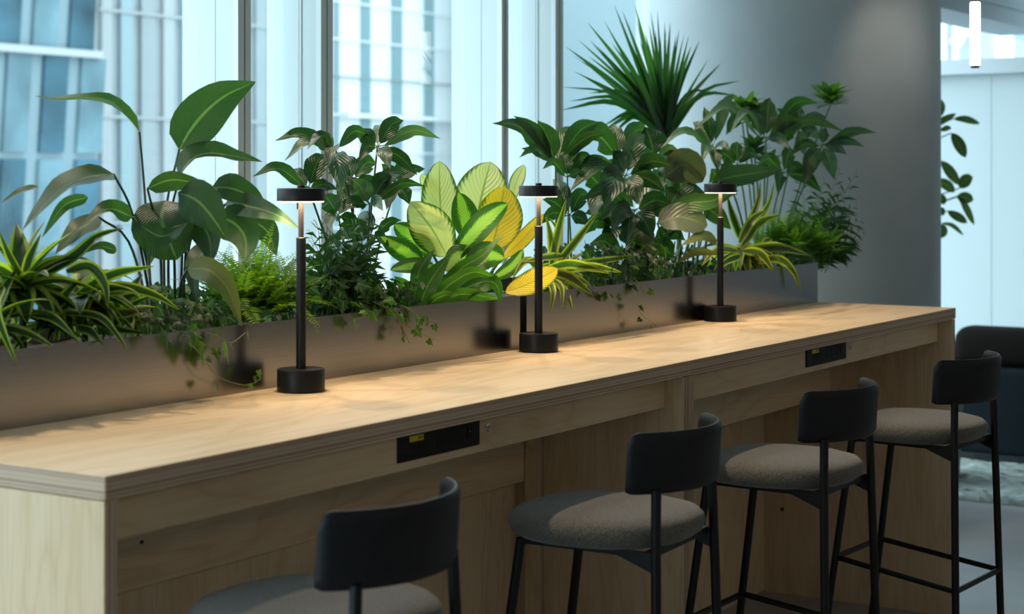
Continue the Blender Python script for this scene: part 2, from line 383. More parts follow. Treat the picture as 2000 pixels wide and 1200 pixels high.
# right-hand end wall: frosted panels under a clear transom, soffit above
zt0 = atX(1900, 146, 9.0).z; zt1 = atX(1900, 117, 9.0).z
wd = empty('window_%d' % (len(allm) + 1), (9, 1, 0), kind='structure'); off = Vector((9, 1, 0))
yb = [2.0, 1.46, .82, .1, -.6]
for y1, y0 in zip(yb[:-1], yb[1:]):
    MB().box(9.0, 9.012, y0 + .004, y1 - .004, .05, zt0).build('frosted_panel', BLIND, wd, off=off)
    MB().box(9.0, 9.012, y0 + .02, y1 - .02, zt1, 2.9).build('pane', GLASS, wd, off=off)
    MB().box(8.985, 9.05, y0 - .012, y0 + .012, zt1, 2.9).build('mullion', GREYF, wd, off=off)
MB().box(8.90, 9.06, -.6, 2.0, zt0, zt1).build('transom_beam', BULKM, wd, off=off)
MB().box(8.97, 9.06, -.6, 2.0, 0, .05).build('bottom_rail', WHITEF, wd, off=off)
ys = 1.07; zs = 1.49 + .289 * (ys + 1.908)
bk = MB().box(5.6, 8.88, ys, ys + .30, zs, 2.9).box(5.6, 8.88, ys - .015, ys, zs + .09, zs + .11).box(5.6, 8.88, ys - .06, ys, zs + .24, 2.9)
struct('trim_1', bk, BULKM)

# ------------------------------------------------------------------ outside
def facade(name, label, Y, x0, x1, z0, z1, wall, depth=8):
    b = empty(name, (x0, Y, z0), label, 'building')
    MB().box(x0, x1, Y, Y + depth, z0, z1).build('wall', wall, b, off=Vector((x0, Y, z0)))
    return b
TOWERW = simple('tower_white', (.70, .72, .72), .7)
TOWERB = simple('tower_pale', (.245, .275, .285), .7, noise=.08, scale=.6)
TOWERP = simple('tower_pleat', (.29, .31, .315), .7)
BAND = simple('tower_cyan_glass', (.20, .30, .32), .35)
BANDL = simple('tower_light_glass', (.235, .31, .33), .35)
BANDD = simple('tower_blue_glass', (.13, .235, .28), .35)
TEAL = simple('teal_glass', (.030, .078, .105), .25, noise=.6, scale=.9)
TEALL = simple('pale_teal_glass', (.09, .155, .18), .25, noise=.5, scale=.9)
STRIP = simple('facade_strip', (.145, .205, .23), .5)
struct('ground', MB().box(-60, 140, 2.5, 160, -8.2, -8), simple('street', (.26, .28, .29), .8))
# pale pleated building
def px(xp, Y): return at(xp, 300, Y).x
Y2 = 21
b2 = facade('pleated_office_block', 'pale office block with fine vertical pleats outside left window', Y2, px(186, Y2), px(640, Y2), -8, 9.5, TOWERB)
o2 = Vector((px(186, Y2), Y2, -8))
xx = px(192, Y2); k = 0
while xx < px(640, Y2) - .4:
    wq = .24 + .14 * ((k * 7) % 5) / 5
    MB().box(xx, xx + wq, Y2 - .10, Y2, -8, 9.5).build('pleat', [TOWERP, TOWERB, BANDL][(k * 5) % 3], b2, off=o2)
    xx += wq + .22; k += 1
for j in range(9):
    MB().box(px(186, Y2), px(640, Y2), Y2 - .13, Y2 - .1, -7 + j * 1.9, -6.95 + j * 1.9).build('floor_line', TOWERP, b2, off=o2)
# glass tower with leaning strips, far left
Y1 = 16
b1x0, b1x1 = px(-700, Y1), px(186, Y1)
b1 = facade('teal_glass_tower', 'teal glass tower with leaning pale strips at far left window', Y1, b1x0, b1x1, -8, 9.5, STRIP)
o1 = Vector((b1x0, Y1, -8))
zm = at(80, 100, Y1).z
lean = .075
def slab(xa, xb, za, zb, mat, name='glass_panel', yo=.06):
    vs_ = []
    for (yy) in (Y1 - yo, Y1 - .001):
        for z in (za, zb):
            for xq in (xa, xb): vs_.append((xq + (z - zm) * lean, yy, z))
    m = MB(); m.add(vs_, [(0, 1, 3, 2), (4, 6, 7, 5), (0, 4, 5, 1), (2, 3, 7, 6), (0, 2, 6, 4), (1, 5, 7, 3)])
    m.build(name, mat, b1, off=o1)
for r_, rows in enumerate(((zm - 2.62, zm - 1.45), (zm - 1.36, zm - .05), (zm + .05, zm + 1.8), (zm + 1.9, zm + 4.4), (zm - 5, zm - 2.7))):
    sh = 26 if r_ in (2, 3) else 0
    xp = -420
    k = 0
    while xp < 170:
        xa = xp - sh; xb = xp + 46 - sh
        slab(px(xa, Y1), px(xb, Y1), rows[0], rows[1], [TEAL, TEALL, TEAL, TEALL, TEALL][(r_ + (k % 3 == 1)) % 5])
        xp += 72; k += 1
MB().box(b1x0, b1x1, Y1 - .16, Y1, zm - .05, zm + .05).build('floor_band', TOWERP, b1, off=o1)
# white tower with cyan strips
Y3 = 24
b3 = facade('white_striped_tower', 'bright white tower with vertical cyan strips seen in middle window', Y3, px(642, Y3), px(895, Y3), -8, 9.5, TOWERW)
o3 = Vector((px(642, Y3), Y3, -8))
for xa, xb, mt in ((650, 660, BANDL), (703, 721, BAND), (763, 783, BAND), (827, 845, BAND), (884, 895, BANDD)):
    MB().box(px(xa, Y3), px(xb, Y3), Y3 - .05, Y3, -8, 9.5).build('glass_strip', mt, b3, off=o3)
for j in range(18):
    MB().box(px(642, Y3), px(895, Y3), Y3 - .07, Y3 - .05, -7 + j * .9, -6.96 + j * .9).build('floor_line', TOWERW if j % 3 else TOWERB, b3, off=o3)
MB().box(px(660, Y3), px(880, Y3), Y3 - .3, Y3 - .08, at(700, 231, Y3).z, at(700, 223, Y3).z).build('glare_line', TOWERW, b3, off=o3)  # white bar standing in for a glare line reflected in the window glass
# blue grid tower on the right
Y4 = 28
b4 = facade('blue_grid_tower', 'pale blue tower with window grid behind the spiky plant', Y4, px(897, Y4), px(1300, Y4), -8, 9.5, BANDL)
o4 = Vector((px(897, Y4), Y4, -8))
zg = at(1150, 150, Y4).z
for j in range(5):
    for k in range(16):
        xa = px(900, Y4) + k * .95
        if xa + .8 > px(1300, Y4): break
        MB().box(xa, xa + .78, Y4 - .05, Y4, zg + .2 + j * .95, zg + .92 + j * .95).build('window', [BANDD, BAND, BANDL][(k * 3 + j) % 3], b4, off=o4)
MB().box(px(1085, Y4), px(1300, Y4), Y4 - .2, Y4, at(1150, 180, Y4).z, zg).build('parapet', TOWERW, b4, off=o4)
for k in range(6):
    xa = px(1090, Y4) + k * 1.7
    MB().box(xa, xa + .5, Y4 - .06, Y4, -8, at(1150, 180, Y4).z).build('pilaster', TOWERW, b4, off=o4)
# building beyond the right transom
b5 = empty('braced_tower', (34, 6, -8), 'cyan tower with white cross bracing above the frosted wall', 'building'); o5 = Vector((34, 6, -8))
MB().box(34, 42, -14, 22, -8, 14).build('wall', BANDL, b5, off=o5)
def s5(xp): return atX(xp, 60, 33.9).y
for xa, xb, mt, nm in ((1830, 1848, TOWERW, 'pilaster'), (1862, 1871, TOWERW, 'pilaster'), (1916, 1938, TOWERB, 'pilaster'), (1944, 1978, TOWERW, 'pilaster')):
    MB().box(33.85, 34, s5(xb), s5(xa), -8, 14).build(nm, mt, b5, off=o5)
for (xa, ya), (xb, yb_) in (((1870, 20), (1900, 66)), ((1866, 88), (1900, 30))):
    MB().tube([atX(xa, ya, 33.9), atX(xb, yb_, 33.9)], .16, 4).build('brace', TOWERW, b5, off=o5)

# ------------------------------------------------------------------ bar desk
def ply(mb_args, axis, grain, name, parent, off):
    faces = [WX, WY, WZ][grain]; edges = [EX, EY, EZ][axis]
    return MB().box(*mb_args, mi=0, axis=axis, me=1).build(name, [faces, edges], parent, off=off, bevel=.0012, seg=1)
XM = 1.9185; PT = .027; TT = .036
YB = .97
def desk(x0, x1, yback, label):
    d = empty('bar_desk', (x0, .0, 0), label, 'desk', 'plywood bar desks'); off = Vector((x0, 0, 0))
    ply((x0, x1, 0, YB, ZT - TT, ZT), 2, 0, 'tabletop', d, off)
    for xa in (x0 + .001, x1 - PT - .001):
        ply((xa, xa + PT, .002, YB - .02, 0, ZT - TT - .002), 0, 2, 'side_panel', d, off)
    ply((x0 + PT + .002, x1 - PT - .002, .052, .074, .926, ZT - TT), 1, 0, 'apron', d, off)
    ply((x0 + PT + .002, x1 - PT - .002, .44, .462, .714, ZT - TT), 1, 0, 'back_rail', d, off)
    ply((x0 + PT + .002, x1 - PT - .002, yback, yback + .02, .004, ZT - TT), 1, 2, 'back_panel', d, off)
    return d
d1 = desk(0, XM - .0005, .475, 'pale plywood bar desk module nearest the camera, bright end panel')
d2 = desk(XM + .0005, XE, .690, 'pale plywood bar desk module farther off, beside the round column')
ply((XM - PT - .024, XM - PT - .002, .395, .438, .004, ZT - TT - .001), 0, 2, 'batten', d1, Vector((0, 0, 0)))
def power(d, xa, xb, off):
    za, zb = .942, .997; yf = .052
    p = MB().box(xa, xb, yf - .004, yf + .02, za, zb).build('power_panel', PLASTIC, d, off=off, bevel=.0035, seg=2)
    p['label'] = 'black socket panel with yellow sticker'
    L = xb - xa
    def sub(nm, u0, u1, v0, v1, mt, dy=.0006):
        MB().box(xa + L * u0, xa + L * u1, yf - .004 - dy, yf - .0035, za + (zb - za) * v0, za + (zb - za) * v1).build(nm, mt, p, off=off)
    sub('sticker', .13, .29, .66, .86, YELLOW); sub('sticker_print', .225, .275, .72, .82, DARKPRINT, .0009)
    for u in (.155, .225): 
        sub('data_port', u, u + .05, .40, .60, HOLE)
        sub('data_port_notch', u + .012, u + .038, .34, .40, HOLE)
    sub('port_slot', .305, .325, .40, .62, HOLE); sub('port_slot', .345, .36, .40, .62, HOLE)
    sub('printed_line', .16, .28, .16, .175, HOLE)
    for u in (.46, .59, .72):
        sub('socket_slot', u, u + .012, .62, .82, HOLE); sub('socket_slot', u + .045, u + .057, .62, .82, HOLE)
        sub('socket_slot', u + .022, u + .034, .50, .60, HOLE)
        sub('socket_slot', u - .006, u + .010, .30, .46, HOLE); sub('socket_slot', u + .047, u + .063, .30, .46, HOLE)
    sub('switch', .83, .885, .38, .78, HOLE, .0016); sub('indicator_dot', .853, .862, .56, .60, CHROME, .002)
    m = MB(); cx = xb + .030; cz = (za + zb) / 2 + .004
    ring = []
    for r, y in ((.0085, yf), (.0085, yf - .004), (.006, yf - .005), (.0055, yf - .003)):
        ring.append([(cx + r * math.cos(2 * math.pi * i / 20), y, cz + r * math.sin(2 * math.pi * i / 20)) for i in range(20)])
    vs_ = sum(ring, []); fs = [(k * 20 + i, k * 20 + (i + 1) % 20, (k + 1) * 20 + (i + 1) % 20, (k + 1) * 20 + i) for k in range(3) for i in range(20)]
    fs.append(tuple(60 + i for i in range(20))); m.add(vs_, fs); lk = m.build('lock', CHROME, d, off=off, smooth=True); lk['label'] = 'small chrome cam lock'
    MB().box(cx - .0012, cx + .0012, yf - .0036, yf - .0028, cz - .003, cz + .003).build('keyhole', HOLE, lk, off=off)
power(d1, .800, 1.080, Vector((0, 0, 0)))
power(d2, 2.745, 3.045, Vector((XM + .0005, 0, 0)))
def screws(d, off, lst):
    for p in lst:
        MB().box(p[0] - .003, p[0] + .003, p[1] - .002, p[1] + .002, p[2] - .003, p[2] + .003).build('fixing_plug', STEMD, d, off=off)
screws(d1, Vector((0, 0, 0)), [(1.60, .438, .90), (.40, .474, .62), (.52, .438, .80)])
for o_, y_, z_ in ((d1, .46, .905), (d2, .33, .92), (d2, .62, .30)):
    xq = (XM - PT - .003) if o_ is d1 else (XE - PT - .003)
    of = Vector((0, 0, 0)) if o_ is d1 else Vector((XM + .0005, 0, 0))
    if o_ is d1: y_ = .30
    MB().box(xq, xq + .003, y_ - .006, y_ + .006, z_ - .006, z_ + .006).build('fixing_plug', STEMD, o_, off=of)

# ------------------------------------------------------------------ planters
PY0, PY1, PZ = .495, .93, 1.18
def planter(x0, x1, y0, label):
    p = empty('planter_box', (x0, y0, ZT), label, 'planter', 'steel planters on the desk'); off = Vector((x0, y0, ZT)); t = .004
    m = MB()
    m.box(x0, x1, y0, y0 + t, ZT, PZ).box(x0, x1, PY1 - t, PY1, ZT, PZ).box(x0, x0 + t, y0 + t, PY1 - t, ZT, PZ).box(x1 - t, x1, y0 + t, PY1 - t, ZT, PZ).box(x0 + t, x1 - t, y0 + t, PY1 - t, ZT, ZT + t)
    m.build('steel_trough', STEEL, p, off=off)
    so = MB(); nx, ny = 60, 10; vs_ = []
    for j in range(ny + 1):
        for i in range(nx + 1):
            vs_.append((x0 + t + (x1 - x0 - 2 * t) * i / nx, y0 + t + (PY1 - y0 - 2 * t) * j / ny, PZ - .045 + rnd.uniform(-.008, .008)))
    so.add(vs_, [(j * (nx + 1) + i, j * (nx + 1) + i + 1, (j + 1) * (nx + 1) + i + 1, (j + 1) * (nx + 1) + i) for j in range(ny) for i in range(nx)])
    tag(so.build('soil', SOIL, p, off=off, smooth=True), kind='stuff')
planter(.03, 1.935, PY0, 'long brushed steel planter trough on the nearer desk module')
planter(1.960, 3.885, PY0 - .004, 'long brushed steel planter trough ending at the round column')

# ------------------------------------------------------------------ desk lamps
def lamp(px_, py_, label):
    d = FW + RT * ((px_ - 1000) / F) + UP * ((HOR - py_) / F); p = CAM + d * ((ZT - CAM.z) / d.z)
    l = empty('table_lamp', (p.x, p.y, ZT), label, 'lamp', 'black desk lamps')
    rb = .0495
    MB().lathe([(rb - .002, 0), (rb, .002), (rb, .044), (rb - .0015, .0465), (.0, .0468)], 56).build('base', BLACK, l, smooth=True)
    MB().lathe([(.0102, .046), (.0102, .318), (.0088, .3195), (.004, .3198)], 28).build('stem', BLACK, l, smooth=True)
    MB().lathe([(.0056, .318), (.0056, .396)], 24).build('inner_stem', simple('bronze_stem', (.06, .05, .042), .35, .6), l, smooth=True)
    hd = MB().lathe([(.0485, .3945), (.0500, .396), (.0500, .4195), (.0485, .4215), (.0, .4218)], 56).build('head', BLACK, l, smooth=True)
    MB().lathe([(.008, .4215), (.008, .427), (.007, .428), (0, .4282)], 24).build('touch_button', BLACK, hd, smooth=True)
    lr = MB().lathe([(.006, .3925), (.047, .3925), (.0475, .3945), (.006, .3945)], 56).build('light_ring', LAMP_E, l, smooth=True)
    ld = bpy.data.lights.new('lamp_light', 'AREA'); ld.shape = 'DISK'; ld.size = .085; ld.energy = LAMP_W; ld.color = (1, .74, .48); ld.spread = R(165)
    lo = bpy.data.objects.new('lamp_light', ld); C.objects.link(lo); lo.parent = l; lo.location = (0, 0, .391)
lamp(588, 764, 'black disc-headed table lamp nearest the camera, left of three')
lamp(1052, 686.5, 'black disc-headed table lamp in the middle, beside the yellow leaf')
lamp(1407, 627, 'black disc-headed table lamp farthest away, near the column')

# ------------------------------------------------------------------ ceiling spots and pendant
def spot(x, y, z, tx, ty, tz, watt, col, label, size=50, blend=.5, zc=2.9, r=.04):
    s = empty('track_spotlight', (x, y, zc), label, 'spotlight', 'ceiling spotlights')
    MB().tube([(0, 0, 0), (0, 0, z - zc)], .008, 8).build('rod', BLACK, s)
    dv = Vector((tx - x, ty - y, tz - z)).normalized()
    MB().tube([Vector((0, 0, z - zc)) - dv * .05, Vector((0, 0, z - zc)) + dv * .06], r, 20).build('can', BLACK, s, smooth=True)
    ld = bpy.data.lights.new('spot_light', 'SPOT'); ld.energy = watt; ld.color = col; ld.spot_size = R(size); ld.spot_blend = blend; ld.shadow_soft_size = .025
    lo = bpy.data.objects.new('spot_light', ld); C.objects.link(lo); lo.parent = s
    lo.location = Vector((0, 0, z - zc)) + dv * .07; lo.rotation_euler = dv.to_track_quat('-Z', 'Y').to_euler()
for i, xq in enumerate((.35, 1.25, 2.15, 3.05, 3.75)):
    spot(xq, 1.24, 2.74, xq, .30, 1.0, SPOT_W, (1, .79, .56), ['first', 'second', 'third', 'fourth', 'fifth'][i] + ' small black ceiling spot above the planters, counted from the left', 85)
for i, (xq, yq) in enumerate(((-3.0, -5.0), (-.6, -5.2), (2.2, -5.2), (5.6, -4.6))):  # unseen downlights, added for warm fill on the desk fronts
    dl = empty('added_downlight', (xq, yq, 2.9), ['first', 'second', 'third', 'fourth'][i] + ' unseen warm fill downlight added behind the viewer, counted from the left', 'downlight', 'added fill downlights')
    MB().lathe([(.16, -.03), (.18, -.03), (.18, 0), (.16, 0)], 32).build('rim', BLACK, dl, smooth=True)
    MB().lathe([(.0, -.012), (.158, -.012), (.158, -.004), (0, -.004)], 32).build('diffuser', LAMP_E, dl, smooth=True)
    ld = bpy.data.lights.new('added_fill_light', 'AREA'); ld.shape = 'DISK'; ld.size = .3; ld.energy = ROOM_W; ld.color = (1, .76, .52)
    lo = bpy.data.objects.new('added_fill_light', ld); C.objects.link(lo); lo.parent = dl; lo.location = (0, 0, -.035)
pc = CAM + FW * 6.6 + RT * (812 / F * 6.6)
spot(pc.x, pc.y - .02, 2.36, CC.x + .1, CC.y - .4, 1.6, 4, (1, .82, .66), 'black spotlight beside the upper edge of the round column', 70, .9, r=.035)
pp = CAM + FW * 7.0 + RT * (904.5 / F * 7.0); k = 7.0 / F
zb_, zt_ = 1.49 + (341 - 128) * k, 1.49 + (341 - 4) * k
pt = empty('pendant_light', (pp.x, pp.y, zb_), 'slim vertical white tube pendant light hanging at upper right', 'pendant light')
MB().lathe([(.016, 0), (.0195, .004), (.0195, zt_ - zb_ - .004), (.016, zt_ - zb_)], 28).build('tube', TUBE_E, pt, smooth=True)
MB().lathe([(.017, -.010), (.017, 0)], 24).build('end_cap', STOOLM, pt, smooth=True)
MB().lathe([(.017, zt_ - zb_), (.017, zt_ - zb_ + .06)], 24).build('end_cap', STOOLM, pt, smooth=True)
MB().tube([(0, 0, zt_ - zb_ + .06), (0, 0, 2.9 - zb_)], .003, 6).build('cable', STOOLM, pt)

# ------------------------------------------------------------------ bar stools
def stool_parts(s):
    # seat cushion: rounded square-ish disc
    n = 64; prof = [(.0, .772), (.60, .772), (.90, .776), (.975, .786), (1.0, .799), (.985, .811), (.93, .821), (.78, .829), (.5, .8335), (.2, .835), (.0, .835)]
    def se(a, rr, rx=.192, ry=.190, e=2.35):
        c, q = math.cos(a), math.sin(a)
        d = (abs(c) ** e + abs(q) ** e) ** (-1 / e)
        return (rr * rx * d * c, rr * ry * d * q)
    m = MB(); vs_ = []; fs = []
    pr_ = prof[1:-1]
    for r, z in pr_:
        for i in range(n):
            p = se(2 * math.pi * i / n, r); vs_.append((p[0], p[1] + .005, z))
    for k in range(len(pr_) - 1):
        for i in range(n):
            j = (i + 1) % n; fs.append((k * n + i, k * n + j, (k + 1) * n + j, (k + 1) * n + i))
    vs_ += [(0, .005, .772), (0, .005, .835)]; c0 = len(vs_) - 2
    for i in range(n):
        j = (i + 1) % n; fs.append((c0, j, i)); fs.append((c0 + 1, (len(pr_) - 1) * n + i, (len(pr_) - 1) * n + j))
    m.add(vs_, fs)
    m.build('seat_cushion', FABRIC, s, smooth=True)
    LX = .140; rl = .0098
    # rails under the seat
    for ya in (.118, -.155): MB().box(-LX, LX, ya, ya + .014, .762, .776).build('seat_rail', STOOLM, s)
    for sx in (-1, 1):
        g = MB(); x0 = sx * LX; t = .004
        pts = [(-.160, .735), (-.160, .775), (.130, .775), (.130, .766), (-.085, .764)]
        vs_ = [(x0 - t, y, z) for y, z in pts] + [(x0 + t, y, z) for y, z in pts]
        nn = len(pts)
        g.add(vs_, [tuple(range(nn)), tuple(range(2 * nn - 1, nn - 1, -1))] + [(i, (i + 1) % nn, nn + (i + 1) % nn, nn + i) for i in range(nn)])
        g.build('side_gusset', STOOLM, s)
    fl = lambda z: .128 + (.772 - z) * .135
    bl = lambda z: -.165 - (.80 - z) * .022 if z < .8 else -.165 + (z - .8) * .01
    bx = lambda z: LX + (.9 - z) * .035
    fx = lambda z: LX - .004 + (.772 - z) * .035
    for sx in (-1, 1):
        MB().tube([(sx * fx(.774), fl(.774), .774), (sx * fx(0), fl(0), 0)], rl, 10).build('leg', STOOLM, s, smooth=True)
        MB().tube([(sx * bx(.985), bl(.985), .893), (sx * bx(.8), bl(.8), .8), (sx * bx(0), bl(0), 0)], rl, 10).build('leg', STOOLM, s, smooth=True)
    zf, zb = .445, .400; r = .0075
    MB().tube([(-fx(zf), fl(zf), zf), (fx(zf), fl(zf), zf)], r, 8).build('foot_rail', STOOLM, s, smooth=True)
    MB().tube([(-bx(zb), bl(zb), zb), (bx(zb), bl(zb), zb)], r, 8).build('foot_rail', STOOLM, s, smooth=True)
    for sx in (-1, 1):
        MB().tube([(sx * fx(zf), fl(zf), zf), (sx * bx(zb), bl(zb), zb)], r, 8).build('foot_rail', STOOLM, s, smooth=True)
    # curved backrest: bent plywood, rounded corners
    Rr = .205; ph = R(58); nu = 40; nv = 12; z0, z1 = .886, 1.003; t = .015
    ycen = -.150 - .060 + Rr; vs_ = []; fs = []
    cr = .022
    def edge(u):  # height limits near the ends follow the corner radius
        d = (ph - abs(u)) * Rr
        q = 0 if d >= cr else cr - math.sqrt(max(0, cr * cr - (cr - d) ** 2))
        return z0 + q * .25, z1 - q
    us = [-ph + 2 * ph * i / nu for i in range(nu + 1)]
    for side, rr in ((0, Rr + t / 2), (1, Rr - t / 2)):
        for i, u in enumerate(us):
            a, b = edge(u)
            for j in range(nv + 1):
                v = j / nv; z = a + (b - a) * v
                e = min(v, 1 - v) * (b - a); q = min(1, e / .006); e2 = min(1, (ph - abs(u)) * Rr / .006)
                k = math.sqrt(max(0, 1 - (1 - min(q, e2)) ** 2)); r2 = Rr + (rr - Rr) * (.25 + .75 * k)
                lean = -(z - .87) * .06
                vs_.append((r2 * math.sin(u), ycen - r2 * math.cos(u) + lean, z))
    M = (nu + 1) * (nv + 1); W = nv + 1
    for i in range(nu):
        for j in range(nv):
            a = i * W + j; fs.append((a, a + W, a + W + 1, a + 1)); fs.append((M + a, M + a + 1, M + a + W + 1, M + a + W))
        a = i * W; fs.append((a, M + a, M + a + W, a + W)); a = i * W + nv; fs.append((a, a + W, M + a + W, M + a))
    for j in range(nv):
        fs.append((j, j + 1, M + j + 1, M + j)); a = nu * W + j; fs.append((a, M + a, M + a + 1, a + 1))
    m = MB(); m.add(vs_, fs); m.build('backrest', BLACKW, s, smooth=True)
lab = ['black bar stool nearest the camera, grey seat cut by the bottom edge', 'black bar stool with grey seat, second from the near end, before the middle divider',
       'black bar stool with grey seat, third from the near end', 'black bar stool with grey seat farthest away, beside the dark sofa']
st0 = empty('bar_stool', (0, 0, 0), lab[0], 'stool', 'bar stools along the desk')
stool_parts(st0)
SP = [(.276, -.182, 4), (1.185, -.192, 4), (1.958, -.224, 0), (2.762, -.268, -3.4)]
for i, (x_, y_, a_) in enumerate(SP):
    s_ = st0
    if i:
        s_ = st0.copy(); C.objects.link(s_)
        for ch in st0.children:
            c_ = ch.copy(); C.objects.link(c_); c_.parent = s_
    s_['label'] = lab[i]; s_.location = (x_, y_, 0); s_.rotation_euler = (0, 0, R(a_))

# ------------------------------------------------------------------ sofa and rug
sf = empty('sofa', (7.4, .2, 0), 'dark teal upholstered sofa with charcoal cushion at right edge', 'sofa'); off = Vector((7.4, .2, 0))
MB().box(6.95, 7.85, -1.3, 1.30, .055, .50).build('base', SOFAM, sf, off=off, bevel=.03, seg=3)
MB().box(6.99, 7.22, -1.25, 1.05, .50, .70).build('back_cushion', SOFAC, sf, off=off, bevel=.075, seg=5, smooth=True)
MB().box(7.24, 7.82, -1.25, 1.22, .49, .58).build('seat_cushion', SOFAM, sf, off=off, bevel=.04, seg=4, smooth=True)
for x_, y_ in ((7.02, 1.18), (7.02, -1.2), (7.78, 1.18), (7.78, -1.2)):
    MB().lathe([(.016, 0), (.02, .058)], 16, (x_, y_, 0)).build('foot', CHROME, sf, off=off, smooth=True)
rg = MB(); nx, ny = 90, 110; vs_ = []
for j in range(ny + 1):
    for i in range(nx + 1):
        e = min(i, nx - i, j, ny - j)
        vs_.append((5.95 + 1.02 * i / nx + rnd.uniform(-.008, .008), -1.5 + 2.7 * j / ny + rnd.uniform(-.008, .008), .002 if e == 0 else .014 + rnd.uniform(0, .014)))
rg.add(vs_, [(j * (nx + 1) + i, j * (nx + 1) + i + 1, (j + 1) * (nx + 1) + i + 1, (j + 1) * (nx + 1) + i) for j in range(ny) for i in range(nx)])
tag(rg.build('shag_rug', RUGM, smooth=True), 'pale grey-green shag rug on the floor under the sofa', 'rug')

# ------------------------------------------------------------------ plants
def spline(pts, n):
    pts = [Vector(p) for p in pts]
    if len(pts) == 2: return [pts[0].lerp(pts[1], i / n) for i in range(n + 1)]
    q = [pts[0] * 2 - pts[1]] + pts + [pts[-1] * 2 - pts[-2]]
    seg = [(pts[i + 1] - pts[i]).length for i in range(len(pts) - 1)]; tot = sum(seg) or 1e-6; out = []
    for i in range(n + 1):
        d = tot * i / n; k = 0
        while k < len(seg) - 1 and d > seg[k]: d -= seg[k]; k += 1
        t = min(1, d / max(seg[k], 1e-6)); p0, p1, p2, p3 = q[k:k + 4]
        out.append(.5 * ((2 * p1) + (p2 - p0) * t + (2 * p0 - 5 * p1 + 4 * p2 - p3) * t * t + (3 * p1 - p0 - 3 * p2 + p3) * t ** 3))
    return out
PROF = {
    'ovate': lambda t: (max(0, math.sin(math.pi * t ** .64)) ** .85) * (1 - .15 * t),
    'oval': lambda t: max(0, math.sin(math.pi * t)) ** .62,
    'lance': lambda t: max(0, math.sin(math.pi * t ** .82)) ** 1.1 * (1.04 - .12 * t),
    'strap': lambda t: min(1, t * 5 + .35) * min(1, ((1 - t) * 1.9) ** .8),
    'blade': lambda t: min(1, t * 4 + .5) * (1 - t) ** .75,
    'round': lambda t: max(0, math.sin(math.pi * t ** .85)) ** .5,
}
VIEW = (-FW + UP * .08).normalized()
def leafmesh(mid, hw, prof='ovate', roll=0, fold=.12, wave=0, curl=0, n=12, m=3, nrm=None, ph=0.0, twist=0):
    P = spline(mid, n); V = nrm or VIEW; f = PROF[prof]
    vs_ = []; uvs = []
    for i, p in enumerate(P):
        t = i / n
        T = (P[min(i + 1, n)] - P[max(i - 1, 0)]).normalized()
        S = T.cross(V)
        if S.length < .05: S = T.cross(Vector((.3, .2, 1)))
        S.normalize(); S = Matrix.Rotation(R(roll + twist * t), 3, T) @ S; Nn = S.cross(T).normalized()
        wd = hw * max(f(t), .02)
        for j in range(-m, m + 1):
            s = j / m
            h = fold * abs(s) * wd - curl * s * s * wd + wave * wd * abs(s) * math.sin(t * 17 + ph + (1.6 if s > 0 else 0))
            vs_.append(p + S * (s * wd) + Nn * h); uvs.append((s * .5 + .5, t))
    W = 2 * m + 1
    fs = [(i * W + j, i * W + j + 1, (i + 1) * W + j + 1, (i + 1) * W + j) for i in range(n) for j in range(W - 1)]
    return vs_, fs, uvs
def mesh_uv(name, vs_, fs, uvs, off, mat, parent):
    me = bpy.data.meshes.new(name); me.from_pydata([tuple(v - off) for v in vs_], [], fs)
    uvl = me.uv_layers.new(name='UVMap')
    for lp in me.loops: uvl.data[lp.index].uv = uvs[lp.vertex_index]
    me.update(); return link(name, me, mat, parent, True)
class Plant:
    def __init__(s, name, base, label, cat='plant', group=None):
        s.base = Vector(base); s.root = empty(name, base, label, cat, group)
    def leaf(s, mid, hw, mat, name='leaf', **k):
        v, f, u = leafmesh(mid, hw, **k); return mesh_uv(name, v, f, u, s.base, mat, s.root)
    def L(s, pts, hwpx, mat, **k):          # points (column, row, depth Y) traced from the photograph at a known distance
        P = [at(*p) for p in pts]; return s.leaf(P, hwpx * mpp(P[len(P) // 2]), mat, ph=rnd.uniform(0, 6), **k)
    def stem(s, pts, r, mat, n=10, k=6, name='stem'):
        P = spline(pts, n); r2 = [r * (1 - .35 * i / n) for i in range(n + 1)]
        return MB().tube(P, r2, k).build(name, mat, s.root, smooth=True, off=s.base)
    def S(s, pts, rpx, mat, **k):
        P = [at(*p) for p in pts]; return s.stem(P, rpx * mpp(P[0]), mat, **k)
SZ = PZ - .045
def soil(xp, Y):                              # point of the soil below image column xp at depth Y
    p = at(xp, 300, Y); return Vector((p.x, Y, SZ))
def arch(base, az, el, length, droop, n=6):   # arching path leaving base at azimuth az, elevation el
    pts = [Vector(base)]; d = Vector((math.cos(az) * math.cos(el), math.sin(az) * math.cos(el), math.sin(el)))
    for i in range(n):
        d = (d + Vector((0, 0, -droop / n))).normalized(); pts.append(pts[-1] + d * (length / n))
    return pts
def keep(p):                                  # keep blades on this side of the glazing
    return Vector((p.x, min(p.y, 1.44), p.z))

